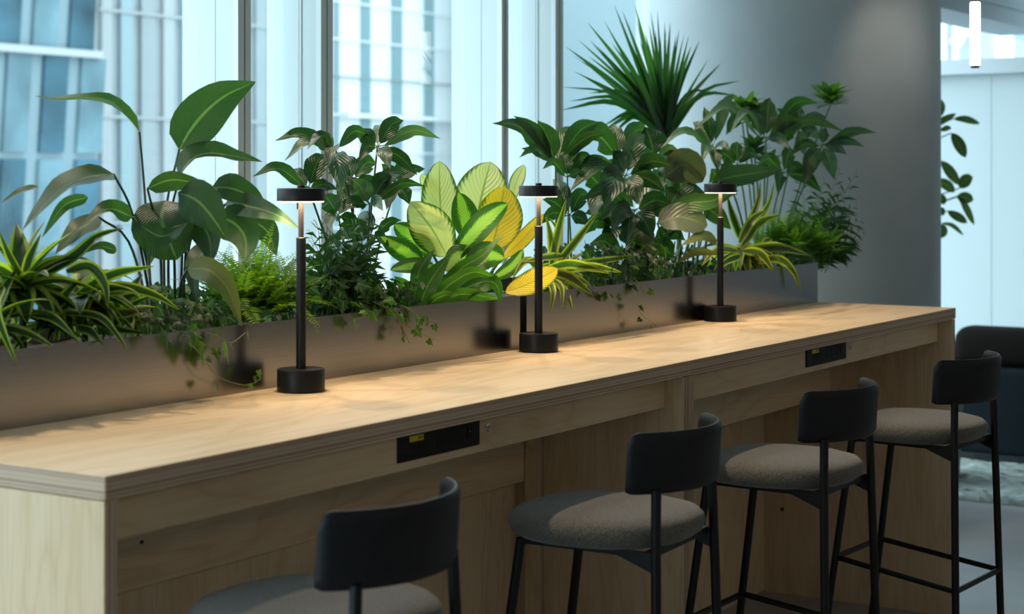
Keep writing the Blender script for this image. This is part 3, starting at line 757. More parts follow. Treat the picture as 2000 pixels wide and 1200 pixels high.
def rosette(pl, hub, n, ln, hw, mat, el0=75, el1=-5, droop=(.5, 1.1), prof='strap', seed=1, fold=.35, az0=0, azr=360, wave=.0):
    q = random.Random(seed)
    for i in range(n):
        t = i / max(1, n - 1); az = R(az0 + (i * 137.5 + q.uniform(-15, 15)) % azr)
        el = R(el0 + (el1 - el0) * t + q.uniform(-8, 8)); l = ln * q.uniform(.75, 1.1) * (.7 + .3 * math.sin(math.pi * min(1, t + .25)))
        P = arch(hub, az, el, l, q.uniform(*droop))
        P = [Vector((p.x, max(p.y, .435) if p.z < PZ + .03 else p.y, p.z)) for p in P]
        pl.leaf(P, hw * q.uniform(.8, 1.15), mat, prof=prof, fold=fold, wave=wave, n=10, m=2, nrm=Vector((0, 0, 1)), roll=q.uniform(-25, 25))
def frond(pl, P, llen, mat, pairs=22, lw=.22, taper=1.0, up=.25, name='frond', start=.08, fwd=.45, sag=.12, face=None):
    """pinnate frond: rachis plus paired leaflets, one mesh"""
    n = pairs * 2; Q = spline(P, n); vs_ = []; fs = []; uvs = []
    for i in range(int(n * start), n + 1):
        t = i / n; T = (Q[min(i + 1, n)] - Q[max(i - 1, 0)]).normalized()
        S = T.cross(face if face is not None else Vector((0, 0, 1)))
        if S.length < .1: S = T.cross(VIEW)
        S.normalize(); U = S.cross(T)
        sgn = 1 if i % 2 else -1
        l = llen * (max(.12, math.sin(math.pi * (t ** .75) * .93 + .12)) if taper else 1) * rnd.uniform(.88, 1.1)
        d = (S * sgn + T * fwd * rnd.uniform(.7, 1.3) + U * up * rnd.uniform(.2, 1.4)).normalized(); wv = T * (l * lw * .5)
        b = len(vs_); a = Q[i]
        vs_ += [a, a + d * l * .45 + wv, a + d * l - UP * l * sag * rnd.uniform(.4, 1.6), a + d * l * .45 - wv]
        uvs += [(.5, t), (.3, t), (.5, t), (.7, t)]; fs += [(b, b + 1, b + 2, b + 3)]
    b = len(vs_)                              # rachis: a thin three-sided rod
    for i in range(n + 1):
        rr = .0013 * (1 - .7 * i / n)
        vs_ += [Q[i] + Vector((rr, 0, 0)), Q[i] + Vector((-rr, rr, 0)), Q[i] + Vector((-rr, -rr, 0))]; uvs += [(.5, i / n)] * 3
    for i in range(n):
        for j in range(3): fs.append((b + 3 * i + j, b + 3 * i + (j + 1) % 3, b + 3 * i + 3 + (j + 1) % 3, b + 3 * i + 3 + j))
    return mesh_uv(name, vs_, fs, uvs, pl.base, mat, pl.root)
def fern(pl, hub, n, ln, mat, seed, llen=.03, el=(35, 85), droop=(.8, 1.5), az0=0, azr=360, pairs=26):
    q = random.Random(seed)
    for i in range(n):
        az = R(az0 + (i * 137.5 + q.uniform(-12, 12)) % azr); P = arch(Vector(hub) + Vector((q.uniform(-.02, .02), q.uniform(-.02, .02), 0)), az, R(q.uniform(*el)), ln * q.uniform(.65, 1.1), q.uniform(*droop))
        P = [Vector((p.x, max(p.y, .45) if p.z < PZ + .02 else p.y, p.z)) for p in P]
        frond(pl, P, llen, mat, pairs)
def whorl(pl, hub, tips, mat, hwf=.17, prof='lance', stemr=.0016, sag=.12, mat2=None, wave=.15, fold=.16, grow=1.0, broad=1.12):
    """leaflets radiating from one hub to tips (col,row,Y[,halfwidth px])"""
    H = at(*hub)
    for i, tp in enumerate(tips):
        T = at(*tp[:3]); T = H + (T - H) * grow; L_ = (T - H).length; a = H.lerp(T, .10)
        md = H.lerp(T, .55) + UP * (L_ * sag)
        hw = tp[3] * broad * mpp(T) if len(tp) > 3 else L_ * hwf
        roll = tp[4] if len(tp) > 4 else rnd.uniform(-35, 35)
        pl.leaf([a, md, T], hw, (mat2 if mat2 and i % 3 == 1 else mat), prof=prof, roll=roll, fold=fold, wave=wave, ph=rnd.uniform(0, 6), n=12, m=3)
        pl.stem([H, H.lerp(a, .6), a + (md - a) * .04], stemr, STEMG, n=3, k=5, name='leaf_stalk')
def ivyleafmesh():
    lob = [(0, -.12), (.34, -.26), (.55, -.02), (.36, .16), (.60, .42), (.30, .44), (0, 1.0)]
    pts = lob + [(-x, y) for x, y in lob[-2:0:-1]]
    vs_ = [(0, .18, .05)] + [(x, y, -.10 * abs(x) - .12 * max(0, y - .5)) for x, y in pts]
    n = len(pts); fs = [(0, 1 + i, 1 + (i + 1) % n) for i in range(n)]
    me = bpy.data.meshes.new('ivy_leaf'); me.from_pydata(vs_, [], fs); uvl = me.uv_layers.new(name='UVMap')
    for lp in me.loops:
        v = me.vertices[lp.vertex_index].co; uvl.data[lp.index].uv = (.5 + v.x * .7, max(0, min(1, v.y)))
    return me
IVY = {}
def ivyleaf(pl, p, size, mat, yaw, pitch, spin):
    if mat.name not in IVY:
        me = ivyleafmesh(); me.materials.append(mat); IVY[mat.name] = me
    o = bpy.data.objects.new('leaf', IVY[mat.name]); C.objects.link(o); o.parent = pl.root
    o.location = Vector(p) - pl.base; o.scale = (size,) * 3
    # local Y runs to the leaf tip, local Z is the leaf's face
    o.rotation_euler = (Matrix.Rotation(yaw, 3, 'Z') @ Matrix.Rotation(pitch, 3, 'X') @ Matrix.Rotation(spin, 3, 'Z')).to_euler()
    return o
def ivy_vine(pl, pts, n, size, mat, seed, r=.0011):
    q = random.Random(seed); P = spline(pts, 24)
    pl.stem(P, r, STEMY, n=24, k=5, name='vine')
    for i in range(n):
        t = (i + .6) / n; p = P[int(t * 24)]
        off = Vector((q.uniform(-.018, .018), q.uniform(-.012, .004), q.uniform(-.012, .010)))
        ivyleaf(pl, p + off, size * q.uniform(.6, 1.15), mat, R(q.uniform(-40, 70)), R(q.uniform(55, 100)), R(180 + q.uniform(-60, 60)))
def ivy_bush(pl, x0, x1, y0, y1, Y0, Y1, n, size, mat, seed):
    """leaves of a low ivy clump inside an image box and a depth range, each on a short stalk"""
    q = random.Random(seed)
    for i in range(n):
        p = at(q.uniform(x0, x1), q.uniform(y0, y1), q.uniform(Y0, Y1))
        ivyleaf(pl, p, size * q.uniform(.6, 1.2), mat, R(q.uniform(-60, 90)), R(q.uniform(20, 95)), R(q.uniform(90, 270)))
        if i % 2 == 0:
            pl.stem([Vector((p.x + q.uniform(-.03, .03), max(p.y, PY0 + .03), SZ)), p], .0008, STEMD, n=3, k=4, name='stalk')

# --- striped dracaena at the far left
d = Plant('dracaena', soil(60, .64), 'green dracaena with pale yellow striped straps at the far left')
hub = at(42, 570, .64); d.stem([soil(45, .64), hub], .009, STEMD)
rosette(d, hub, 28, .175, .022, L_DRAC, 68, -20, seed=3, droop=(.6, 1.5))
for pts, hw in (([(45, 545, .62), (20, 500, .61), (-4, 446, .60)], 10), ([(48, 545, .62), (58, 505, .61), (80, 456, .60)], 10),
                ([(60, 545, .62), (140, 505, .6), (190, 462, .58), (242, 446, .57)], 13), ([(56, 540, .66), (60, 480, .70), (88, 432, .72)], 9)):
    d.L(pts, hw, L_DRAC, prof='strap', fold=.4, roll=rnd.uniform(-30, 30))
hub2 = at(165, 585, .60); d.stem([soil(165, .60), hub2], .008, STEMD)
rosette(d, hub2, 26, .165, .021, L_DRAC, 50, -25, seed=5, droop=(.6, 1.5))
hub3 = at(-20, 640, .60); rosette(d, hub3, 16, .16, .018, L_DRAC, 60, -20, seed=6)
hub3 = at(90, 640, .62); rosette(d, hub3, 20, .14, .017, L_DRAC, 70, -10, seed=9)
hub3 = at(235, 620, .60); rosette(d, hub3, 16, .12, .015, L_DRAC, 65, -10, seed=10)
for pts, hw in (([(150, 575, .58), (220, 535, .55), (302, 520, .54)], 12), ([(130, 530, .57), (175, 520, .54), (205, 555, .51), (211, 604, .49)], 12), ([(170, 580, .57), (230, 560, .53), (300, 575, .49), (352, 606, .47)], 11),
                ([(150, 585, .57), (220, 570, .55), (300, 568, .53)], 11), ([(120, 610, .57), (190, 618, .52), (225, 650, .475), (252, 692, .465)], 8), ([(60, 612, .60), (105, 622, .54), (152, 664, .485)], 10), ([(150, 640, .56), (180, 648, .52), (202, 676, .475)], 10),
                ([(180, 600, .60), (230, 612, .56), (292, 608, .55)], 11), ([(170, 615, .60), (220, 640, .56), (290, 652, .53)], 10), ([(5, 560, .58), (-10, 600, .52), (10, 660, .485), (36, 718, .47)], 11), ([(20, 600, .60), (0, 640, .52), (-14, 700, .47)], 12)):
    d.L(pts, hw, L_DRAC, prof='strap', fold=.35, roll=rnd.uniform(-30, 30))
# --- bird of paradise
b = Plant('bird_of_paradise', soil(330, .74), 'tall plant with large grey-green paddle leaves on thin stalks')
G, O_ = L_BIRD, L_OLIVE
for pts, hw, roll, kw in (
    ([(272, 258, .76), (250, 230, .75), (215, 205, .74), (165, 195, .73), (110, 196, .72), (68, 188, .71)], 24, 68, dict(fold=.5)),
    ([(350, 292, .72), (370, 257, .71), (402, 218, .69), (442, 186, .67), (499, 160, .65)], 46, 8, dict(fold=.18, wave=.06)),
    ([(350, 345, .68), (372, 312, .67), (404, 300, .66), (448, 304, .65), (512, 316, .64)], 27, -48, dict(fold=.35)),
    ([(222, 340, .70), (180, 344, .68), (130, 362, .66), (88, 398, .64), (44, 450, .62)], 34, 32, dict(fold=.2, wave=.06)),
    ([(74, 364, .74), (40, 374, .73), (0, 398, .72)], 9, 30, dict(fold=.3)),
    ([(288, 368, .66), (330, 352, .64), (372, 356, .62), (414, 374, .61)], 19, 35, dict(fold=.25)),
    ([(414, 366, .64), (450, 368, .60), (490, 384, .57), (524, 408, .55)], 26, -25, dict(fold=.2)),
    ([(440, 398, .64), (490, 404, .55), (540, 420, .48), (584, 446, .445)], 22, -12, dict(fold=.25)),
    ([(322, 392, .68), (316, 430, .66), (330, 470, .65), (345, 508, .64)], 50, 5, dict(fold=.1, prof='round')),
    ([(276, 442, .63), (318, 462, .60), (366, 436, .60)], 20, -30, dict(fold=.2)),
    ([(350, 376, .62), (385, 392, .58), (415, 425, .55), (444, 470, .53)], 36, 0, dict(fold=.15)),
    ([(372, 415, .62), (402, 450, .59), (412, 485, .57), (408, 520, .56)], 28, 12, dict(fold=.2)),
    ([(425, 420, .62), (462, 440, .58), (480, 470, .56), (478, 512, .55)], 34, -10, dict(fold=.15, wave=.08)),
    ([(258, 424, .72), (210, 408, .70), (160, 440, .68)], 20, 25, dict(fold=.25)),
    ([(172, 386, .74), (125, 402, .73), (82, 464, .72)], 13, -20, dict(fold=.25)),
    ([(192, 424, .74), (150, 452, .72), (108, 497, .70)], 24, 10, dict(fold=.15)),
    ([(228, 490, .72), (195, 482, .70), (160, 496, .69)], 11, 20, dict(fold=.25)),
    ([(420, 470, .66), (380, 520, .63), (386, 600, .60)], 20, 15, dict(fold=.2)),
    ([(330, 420, .80), (300, 460, .82), (290, 520, .84)], 26, 10, dict(fold=.15)),
    ([(470, 420, .72), (520, 450, .68), (540, 500, .66)], 24, 0, dict(fold=.15)),
    ):
    kw.setdefault('prof', 'ovate'); kw.setdefault('wave', .07); b.L(pts, hw * (1.22 if pts[0][0] > 275 and pts[0][1] > 300 else 1.05), G, roll=roll, **kw)
b.L([(366, 526, .60), (408, 528, .53), (446, 566, .485), (472, 638, .46)], 26, O_, prof='ovate', roll=-5, fold=.2)
for top, mid, foot in (((272, 258, .76), (284, 400, .75), 300), ((350, 292, .72), (322, 430, .73), 322), ((350, 345, .68), (330, 450, .72), 330), ((222, 340, .70), (262, 430, .74), 308), ((288, 368, .66), (312, 480, .73), 318),
                       ((414, 366, .64), (372, 470, .70), 345), ((440, 398, .64), (392, 500, .69), 352), ((322, 392, .68), (340, 500, .70), 340), ((350, 376, .62), (356, 480, .68), 348), ((372, 415, .62), (362, 500, .67), 356),
                       ((258, 424, .72), (284, 500, .74), 312), ((192, 424, .74), (255, 480, .75), 304), ((366, 526, .60), (352, 560, .66), 344), ((425, 420, .62), (385, 520, .68), 360)):
    b.stem([soil(foot, .73 + rnd.uniform(-.04, .04)), at(*mid), at(*top)], .0036, STEMD, n=12)
# --- boston fern between the bird of paradise and the first lamp
f = Plant('boston_fern', soil(500, .62), 'bright yellow-green boston fern behind the nearest lamp')
fern(f, at(505, 605, .62), 44, .20, L_FERN, 11, llen=.030, el=(30, 85), droop=(.7, 1.5), pairs=30)
fern(f, at(450, 605, .64), 26, .17, L_FERN, 12, llen=.028, el=(30, 80), pairs=28)
fern(f, at(550, 610, .60), 26, .16, L_FERN, 14, llen=.027, el=(30, 85), pairs=28)
for pts in ([(520, 600, .58), (545, 530, .53), (588, 482, .50)], [(520, 600, .57), (555, 560, .51), (592, 500, .49)], [(530, 615, .56), (560, 596, .50), (592, 602, .47)], [(560, 600, .58), (600, 560, .54), (644, 534, .52)], [(470, 600, .6), (480, 540, .56), (505, 490, .54)], [(450, 600, .6), (440, 540, .58), (455, 500, .56)], [(490, 610, .58), (520, 560, .54), (540, 500, .52)]):
    frond(f, [at(*p) for p in pts], .024, L_FERN, 26)
# --- umbrella plant A
u = Plant('umbrella_plant', soil(690, .74), 'dark green umbrella plant with whorled leaves right of the nearest lamp', group='umbrella plants')
whorl(u, (655, 290, .72), [(537, 275, .74, 15, 30), (556, 314, .66, 14, 25), (600, 292, .62, 13), (611, 272, .80, 15, 10), (667, 376, .62, 20, 0), (722, 268, .78, 12), (640, 330, .60, 13)], L_UMB, mat2=L_UMBB)
whorl(u, (737, 286, .74), [(788, 235, .76, 16, 10), (861, 271, .72, 12, 35), (815, 342, .66, 14, 25), (690, 258, .80, 16, 20), (762, 330, .66, 14), (700, 318, .68, 12), (745, 246, .84, 12)], L_UMB, mat2=L_UMBB)
whorl(u, (602, 366, .68), [(493, 345, .64, 15, 30), (634, 302, .72, 20, 5), (560, 336, .76, 15, 25), (660, 370, .60, 13, 40), (580, 410, .62, 13)], L_UMB)
whorl(u, (722, 398, .70), [(770, 350, .74, 20, 15), (688, 350, .72, 20, 10), (832, 364, .68, 12, 45), (660, 420, .70, 16), (748, 412, .60, 12), (795, 340, .78, 14), (650, 345, .80, 16)], L_UMB, mat2=L_UMBB)
whorl(u, (728, 462, .70), [(784, 430, .68, 12, 40), (660, 440, .74, 16), (700, 420, .80, 16), (760, 480, .62, 12), (640, 480, .70, 14)], L_UMB)
whorl(u, (660, 420, .76), [(628, 380, .80, 18, 0), (690, 385, .82, 18, 0), (640, 450, .70, 15), (700, 450, .74, 14)], L_UMB)
whorl(u, (690, 350, .80), [(640, 340, .84, 17), (670, 305, .86, 17), (735, 320, .84, 17), (745, 380, .76, 17), (660, 395, .76, 16), (705, 405, .74, 16)], L_UMB)
whorl(u, (775, 360, .80), [(745, 320, .84, 14), (800, 310, .84, 14), (830, 330, .80, 14), (800, 400, .76, 14), (755, 410, .76, 14)], L_UMB)
for h, m_, ft in (((690, 350, .80), (690, 440, .78), 692), ((775, 360, .80), (745, 460, .78), 712), ((655, 290, .72), (690, 430, .74), 694), ((737, 286, .74), (722, 440, .74), 706), ((602, 366, .68), (640, 480, .72), 680), ((722, 398, .70), (716, 500, .72), 702), ((728, 462, .70), (712, 530, .72), 710), ((660, 420, .76), (676, 500, .76), 690)):
    u.stem([soil(ft, .74), at(*m_), at(*h)], .0034, STEMG, n=12)
# --- parlor palm in front of it
pm = Plant('parlor_palm', soil(640, .62), 'fine-leaved dark green parlor palm just right of the nearest lamp', group='parlor palms')
q = random.Random(21)
for i in range(62):
    tx, ty = q.uniform(596, 752), q.uniform(415, 600); Y = q.uniform(.53, .70); hx = 665 + q.uniform(-60, 50)
    p0 = soil(hx, .63); p1 = at(tx, ty, Y); md = p0.lerp(p1, .55) + UP * .035
    frond(pm, [p0 + Vector((q.uniform(-.05, .05), q.uniform(-.04, .04), 0)), md + Vector((q.uniform(-.03, .03), 0, q.uniform(0, .03))), p1], .080, L_PALM, 7, lw=.20, start=.25, up=.15, fwd=1.0, sag=.30, face=(VIEW + Vector((q.uniform(-.8, .8), q.uniform(-.8, .8), q.uniform(0, 1.0)))).normalized())
# --- ivy over the first planter
iv = Plant('english_ivy', soil(730, .56), 'ivy trailing over the planter rim between the first two lamps', group='trailing ivy')
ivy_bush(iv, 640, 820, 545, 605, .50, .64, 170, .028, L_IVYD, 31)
ivy_bush(iv, 680, 790, 560, 610, .48, .53, 18, .026, L_IVY, 36)
for k_, pts in enumerate(([(720, 585, .53), (760, 606, .485), (800, 640, .465), (850, 664, .455)], [(700, 590, .53), (720, 612, .485), (690, 628, .47)], [(770, 590, .53), (800, 604, .485), (820, 622, .47), (855, 628, .455)], [(740, 590, .53), (770, 610, .485), (790, 650, .465), (800, 672, .46)])):
    ivy_vine(iv, [at(*p) for p in pts], 5 + k_ % 3, .024, L_IVY, 40 + k_)
iv2 = Plant('english_ivy', soil(370, .56), 'ivy with large pale lobed leaves hanging left of the nearest lamp', group='trailing ivy')
ivy_bush(iv2, 290, 440, 585, 655, .50, .60, 60, .028, L_IVYD, 51)
for k_, pts in enumerate(([(330, 640, .53), (390, 690, .475), (425, 735, .46), (480, 753, .45), (507, 742, .445)], [(360, 635, .53), (420, 655, .48), (450, 670, .465), (480, 650, .46)], [(340, 645, .53), (385, 665, .475), (430, 690, .46)])):
    ivy_vine(iv2, [at(*p) for p in pts], 4, .022, L_IVY, 60 + k_)
for xp, yp, sz in ((395, 690, .040), (440, 683, .042), (428, 702, .036), (322, 660, .036), (372, 672, .026), (506, 734, .018), (498, 745, .014)):
    ivyleaf(iv2, at(xp, yp - 8, .455), sz, L_IVYD if xp < 330 else L_IVY, R(rnd.uniform(0, 50)), R(rnd.uniform(75, 95)), R(180 + rnd.uniform(-35, 35)))
# --- dieffenbachia
D = Plant('dieffenbachia', soil(905, .68), 'dieffenbachia with broad cream leaves edged green beside middle lamp')
for pts, hw, mat, roll in (
    ([(868, 470, .80), (860, 400, .80), (858, 314, .81)], 37, L_DIEF, 0),
    ([(925, 470, .76), (938, 395, .76), (958, 316, .77)], 52, L_DIEF, 0),
    ([(958, 492, .68), (974, 432, .67), (985, 364, .67)], 46, L_DIEFY, 5),
    ([(915, 470, .72), (908, 425, .72), (895, 376, .73)], 27, L_DIEFG, 10),
    ([(874, 502, .66), (842, 445, .64), (801, 394, .63)], 42, L_DIEF, -5),
    ([(882, 512, .62), (915, 466, .59), (955, 424, .57), (992, 398, .56)], 25, L_DIEFG, 15),
    ([(826, 512, .66), (785, 488, .64), (743, 462, .63)], 22, L_DIEFG, -10),
    ([(846, 498, .70), (808, 462, .69), (769, 438, .69)], 27, L_DIEFG, -10),
    ([(905, 535, .58), (945, 500, .56), (985, 505, .55)], 28, L_DIEFG, 10),
    ([(986, 572, .50), (1038, 552, .465), (1089, 525, .45)], 25, L_DIEFY, -8),
    ([(980, 505, .62), (1020, 468, .60), (1062, 418, .58)], 16, L_DIEFY, 20),
    ([(1000, 395, .80), (1008, 358, .81), (1024, 322, .82)], 14, L_DIEF, 0),
    ([(858, 400, .84), (835, 360, .84), (822, 340, .85)], 16, L_DIEF, 0),
    ([(850, 520, .64), (810, 520, .60), (762, 528, .58)], 18, L_DIEFG, 20),
    ([(930, 540, .64), (900, 500, .60), (870, 530, .56)], 24, L_DIEFG, 0),
    ([(960, 545, .60), (1000, 520, .57), (1022, 488, .56)], 16, L_DIEFG, 20),
    ):
    D.L(pts, hw, mat, prof='oval', roll=roll, fold=.16, n=16, m=5, wave=.02)
    D.stem([soil(905 + rnd.uniform(-25, 35), .68), at(905 + (pts[0][0] - 905) * .5, 555, .67), at(*pts[0])], .005, STEMG, n=6)
# --- bird's nest fern at its foot
n_ = Plant('nest_fern', soil(880, .56), 'glossy light green strap-leaved fern at the foot of the cream leaves')
for pts, hw, roll, mat in (([(820, 596, .54), (840, 550, .53), (878, 498, .52)], 20, 0, L_NEST), ([(842, 590, .53), (880, 555, .50), (925, 532, .485), (974, 545, .475)], 15, 25, L_NEST), ([(850, 575, .57), (900, 525, .53), (940, 500, .51), (982, 458, .50)], 13, 15, L_NEST),
                           ([(880, 585, .53), (920, 558, .50), (965, 552, .475), (980, 594, .46)], 22, -10, L_NEST), ([(815, 570, .57), (818, 530, .57), (848, 488, .57)], 14, 0, L_NEST), ([(835, 600, .52), (860, 580, .50), (900, 575, .49)], 12, 30, L_NEST), ([(860, 590, .53), (900, 575, .5), (950, 580, .48), (975, 585, .475)], 14, 20, L_NEST), ([(800, 598, .54), (790, 560, .55), (770, 540, .56)], 16, 0, L_NEST)):
    n_.L(pts, hw, mat, prof='strap', roll=roll, fold=.15, wave=.10, n=16)
# --- yellow striped dracaena by the middle lamp
y = Plant('dracaena', soil(1075, .58), 'yellow striped dracaena arching over the rim behind the middle lamp')
hub = at(1070, 552, .57); y.stem([soil(1072, .58), hub], .007, STEMG)
rosette(y, hub, 24, .155, .017, L_DRACY, 48, -30, droop=(1.0, 2.2), seed=8)
rosette(y, at(1110, 525, .60), 18, .12, .015, L_DRACY, 50, -20, droop=(.8, 1.8), seed=18)
for pts, hw in (([(1075, 520, .57), (1090, 450, .56), (1106, 388, .56)], 9), ([(1085, 520, .57), (1125, 470, .55), (1170, 412, .54)], 8), ([(1078, 500, .58), (1075, 460, .57), (1066, 420, .57)], 7), ([(1080, 500, .6), (1090, 455, .6), (1072, 425, .6)], 7), ([(1066, 525, .54), (1110, 515, .51), (1150, 522, .50), (1190, 534, .49)], 10),
                ([(1066, 530, .53), (1110, 540, .50), (1160, 578, .47)], 10), ([(1070, 545, .52), (1080, 570, .475), (1075, 612, .465)], 7), ([(1072, 545, .52), (1095, 560, .48), (1098, 606, .465)], 6), ([(1110, 518, .56), (1180, 510, .53), (1248, 498, .52)], 8), ([(1100, 500, .57), (1060, 505, .53), (1018, 512, .51)], 9), ([(1060, 535, .55), (1030, 510, .54), (1000, 545, .52)], 9), ([(1085, 535, .52), (1130, 545, .49), (1155, 560, .475)], 8), ([(1090, 530, .54), (1150, 520, .5), (1215, 532, .485)], 9)):
    y.L(pts, hw, L_DRACY, prof='strap', fold=.4, roll=rnd.uniform(-30, 30))
# --- umbrella plant B behind the middle lamp
u = Plant('umbrella_plant', soil(1110, .76), 'dark umbrella plant with fanned whorl rising above the middle lamp', group='umbrella plants')
whorl(u, (1085, 318, .76), [(962, 241, .74, 17, 20), (1003, 226, .80, 15, 20), (1050, 235, .78, 22, 10), (1172, 239, .76, 19, 15), (1189, 260, .70, 14, 35), (1014, 308, .70, 12, 35), (1018, 290, .84, 11, 25), (1120, 250, .86, 14), (975, 240, .70, 12, 30)], L_UMB, sag=.10)
whorl(u, (1108, 346, .72), [(1156, 305, .74, 12, 35), (1196, 316, .70, 10, 40), (1098, 296, .76, 14, 10), (1060, 330, .66, 10), (1145, 340, .66, 10), (1130, 290, .8, 12)], L_UMB)
whorl(u, (1112, 420, .70), [(1060, 390, .74, 15), (1150, 380, .74, 15, 10), (1080, 350, .80, 16, 0), (1150, 440, .64, 13), (1050, 440, .7, 13)], L_UMB)
for h, m_, ft in (((1085, 318, .76), (1086, 430, .76), 1092), ((1108, 346, .72), (1110, 430, .73), 1108), ((1112, 420, .70), (1115, 480, .72), 1116)): u.stem([soil(ft, .74), at(*m_), at(*h)], .0034, STEMG, n=10)
# --- umbrella plant C, centre
u = Plant('umbrella_plant', soil(1225, .74), 'dense umbrella plant with broad dark leaves between middle and far lamps', group='umbrella plants')
whorl(u, (1222, 342, .70), [(1128, 370, .66, 16, 30), (1186, 400, .62, 24, 5), (1242, 392, .62, 18, 0), (1299, 326, .66, 16, 30), (1254, 272, .74, 17, 5), (1200, 300, .76, 12), (1290, 370, .62, 14, 25)], L_UMB, hwf=.2, mat2=L_UMBB, grow=1.15, broad=1.3)
whorl(u, (1210, 305, .78), [(1140, 275, .76, 22, 15), (1200, 250, .84, 12), (1260, 262, .82, 16, 10), (1240, 320, .70, 12)], L_UMB, grow=1.15, broad=1.3)
whorl(u, (1280, 310, .76), [(1262, 256, .80, 24, 0), (1318, 294, .72, 13, 35), (1330, 320, .72, 14), (1250, 345, .68, 14), (1310, 350, .68, 16)], L_UMB, mat2=L_UMBB, grow=1.15, broad=1.3)
whorl(u, (1240, 410, .66), [(1150, 395, .64, 15, 30), (1200, 450, .60, 16, 10), (1300, 400, .62, 17, 20), (1270, 460, .58, 18, 5), (1180, 430, .66, 14), (1330, 440, .62, 15), (1225, 470, .58, 15, 10), (1310, 370, .74, 18)], L_UMB, mat2=L_UMBB, grow=1.15, broad=1.3)
whorl(u, (1200, 440, .72), [(1150, 420, .74, 15), (1140, 460, .70, 14), (1190, 490, .66, 15), (1240, 480, .66, 15), (1170, 390, .8, 16)], L_UMB, grow=1.15, broad=1.3)
whorl(u, (1270, 470, .64), [(1220, 520, .6, 15), (1260, 530, .58, 17), (1310, 500, .6, 17), (1330, 470, .64, 14)], L_UMB, grow=1.15, broad=1.3)
whorl(u, (1180, 370, .78), [(1130, 340, .80, 18, 10), (1165, 320, .84, 16, 5), (1215, 330, .82, 17, 0), (1160, 420, .72, 17), (1230, 400, .74, 16)], L_UMB, grow=1.15, broad=1.3)
whorl(u, (1320, 400, .74), [(1290, 360, .78, 20, 5), (1340, 350, .80, 20, 5), (1375, 390, .74, 18), (1300, 450, .68, 18), (1350, 450, .68, 18)], L_UMB, grow=1.15, broad=1.3)
whorl(u, (1215, 500, .66), [(1160, 480, .66, 15), (1180, 530, .60, 15), (1240, 520, .58, 15), (1260, 490, .64, 15)], L_UMB, grow=1.15, broad=1.3)
for h, m_, ft in (((1222, 342, .70), (1200, 430, .72), 1190), ((1210, 305, .78), (1205, 420, .76), 1200), ((1280, 310, .76), (1262, 420, .75), 1240), ((1240, 410, .66), (1225, 470, .70), 1215), ((1200, 440, .72), (1205, 490, .72), 1208), ((1270, 470, .64), (1262, 510, .66), 1255), ((1180, 370, .78), (1190, 440, .78), 1196), ((1320, 400, .74), (1300, 470, .74), 1270), ((1215, 500, .66), (1216, 520, .66), 1217)): u.stem([soil(ft, .74), at(*m_), at(*h)], .0036, STEMG, n=10)
# --- ivy over the second planter
iv3 = Plant('english_ivy', soil(1220, .56), 'ivy trailing over the planter rim between middle and far lamps', group='trailing ivy')
ivy_bush(iv3, 1135, 1300, 478, 556, .50, .66, 190, .029, L_IVYD, 71)
ivy_bush(iv3, 1180, 1330, 470, 540, .50, .6, 20, .022, L_IVY, 72)
for k_, pts in enumerate(([(1225, 550, .53), (1240, 570, .475), (1250, 610, .455), (1282, 636, .445)], [(1180, 550, .53), (1190, 580, .47), (1215, 580, .46)], [(1230, 548, .53), (1255, 560, .475), (1272, 578, .46)], [(1160, 556, .53), (1172, 575, .475), (1180, 565, .46)])):
    ivy_vine(iv3, [at(*p) for p in pts], 5, .022, L_IVYD if k_ != 2 else L_IVY, 80 + k_)
# --- philodendron with round leaves by the far lamp
P_ = Plant('philodendron', soil(1330, .66), 'philodendron with large rounded glossy leaves around the far lamp')
for pts, hw, mat, roll, pf in (
    ([(1298, 345, .68), (1338, 322, .66), (1372, 356, .64)], 34, L_PHILB, 15, 'round'), ([(1284, 436, .60), (1328, 424, .57), (1382, 440, .55)], 29, L_PHILB, -5, 'round'),
    ([(1392, 354, .66), (1448, 342, .64), (1530, 331, .62)], 23, L_PHIL, -5, 'ovate'), ([(1298, 428, .62), (1345, 398, .56), (1392, 392, .51), (1442, 372, .48)], 20, L_PHIL, 20, 'ovate'),
    ([(1374, 402, .66), (1400, 420, .64), (1428, 448, .62)], 20, L_PHIL, 0, 'ovate'), ([(1322, 514, .54), (1360, 492, .51), (1412, 498, .49)], 9, L_OLIVE, 30, 'lance'), ([(1400, 470, .58), (1370, 462, .56), (1330, 480, .55)], 14, L_OLIVE, 25, 'ovate'),
    ([(1330, 365, .74), (1310, 400, .72), (1300, 440, .70)], 24, L_PHIL, 0, 'ovate'), ([(1350, 400, .70), (1320, 430, .66), (1290, 480, .64)], 24, L_PHIL, 10, 'ovate'), ([(1260, 440, .62), (1255, 470, .60), (1268, 505, .59)], 24, L_PHILB, 0, 'round'),
    ([(1390, 330, .76), (1410, 360, .76), (1440, 380, .76)], 18, L_PHIL, 0, 'ovate'), ([(1320, 350, .80), (1345, 380, .80), (1350, 420, .80)], 22, L_PHIL, 0, 'ovate')):
    P_.L(pts, hw, mat, prof=pf, roll=roll, fold=.14, wave=.05)
    P_.stem([soil(1325 + rnd.uniform(-35, 40), .66), at(1325 + (pts[0][0] - 1325) * .6, 490, .66), at(*pts[0])], .0042, STEMG, n=8)
for i in range(12):
    xq = 1285 + i * 8.5; P_.stem([soil(xq - 4, .62 + .05 * (i % 3)), at(xq + rnd.uniform(0, 14), 470 + rnd.uniform(-25, 25), .63)], .0036, STEMG, n=4)
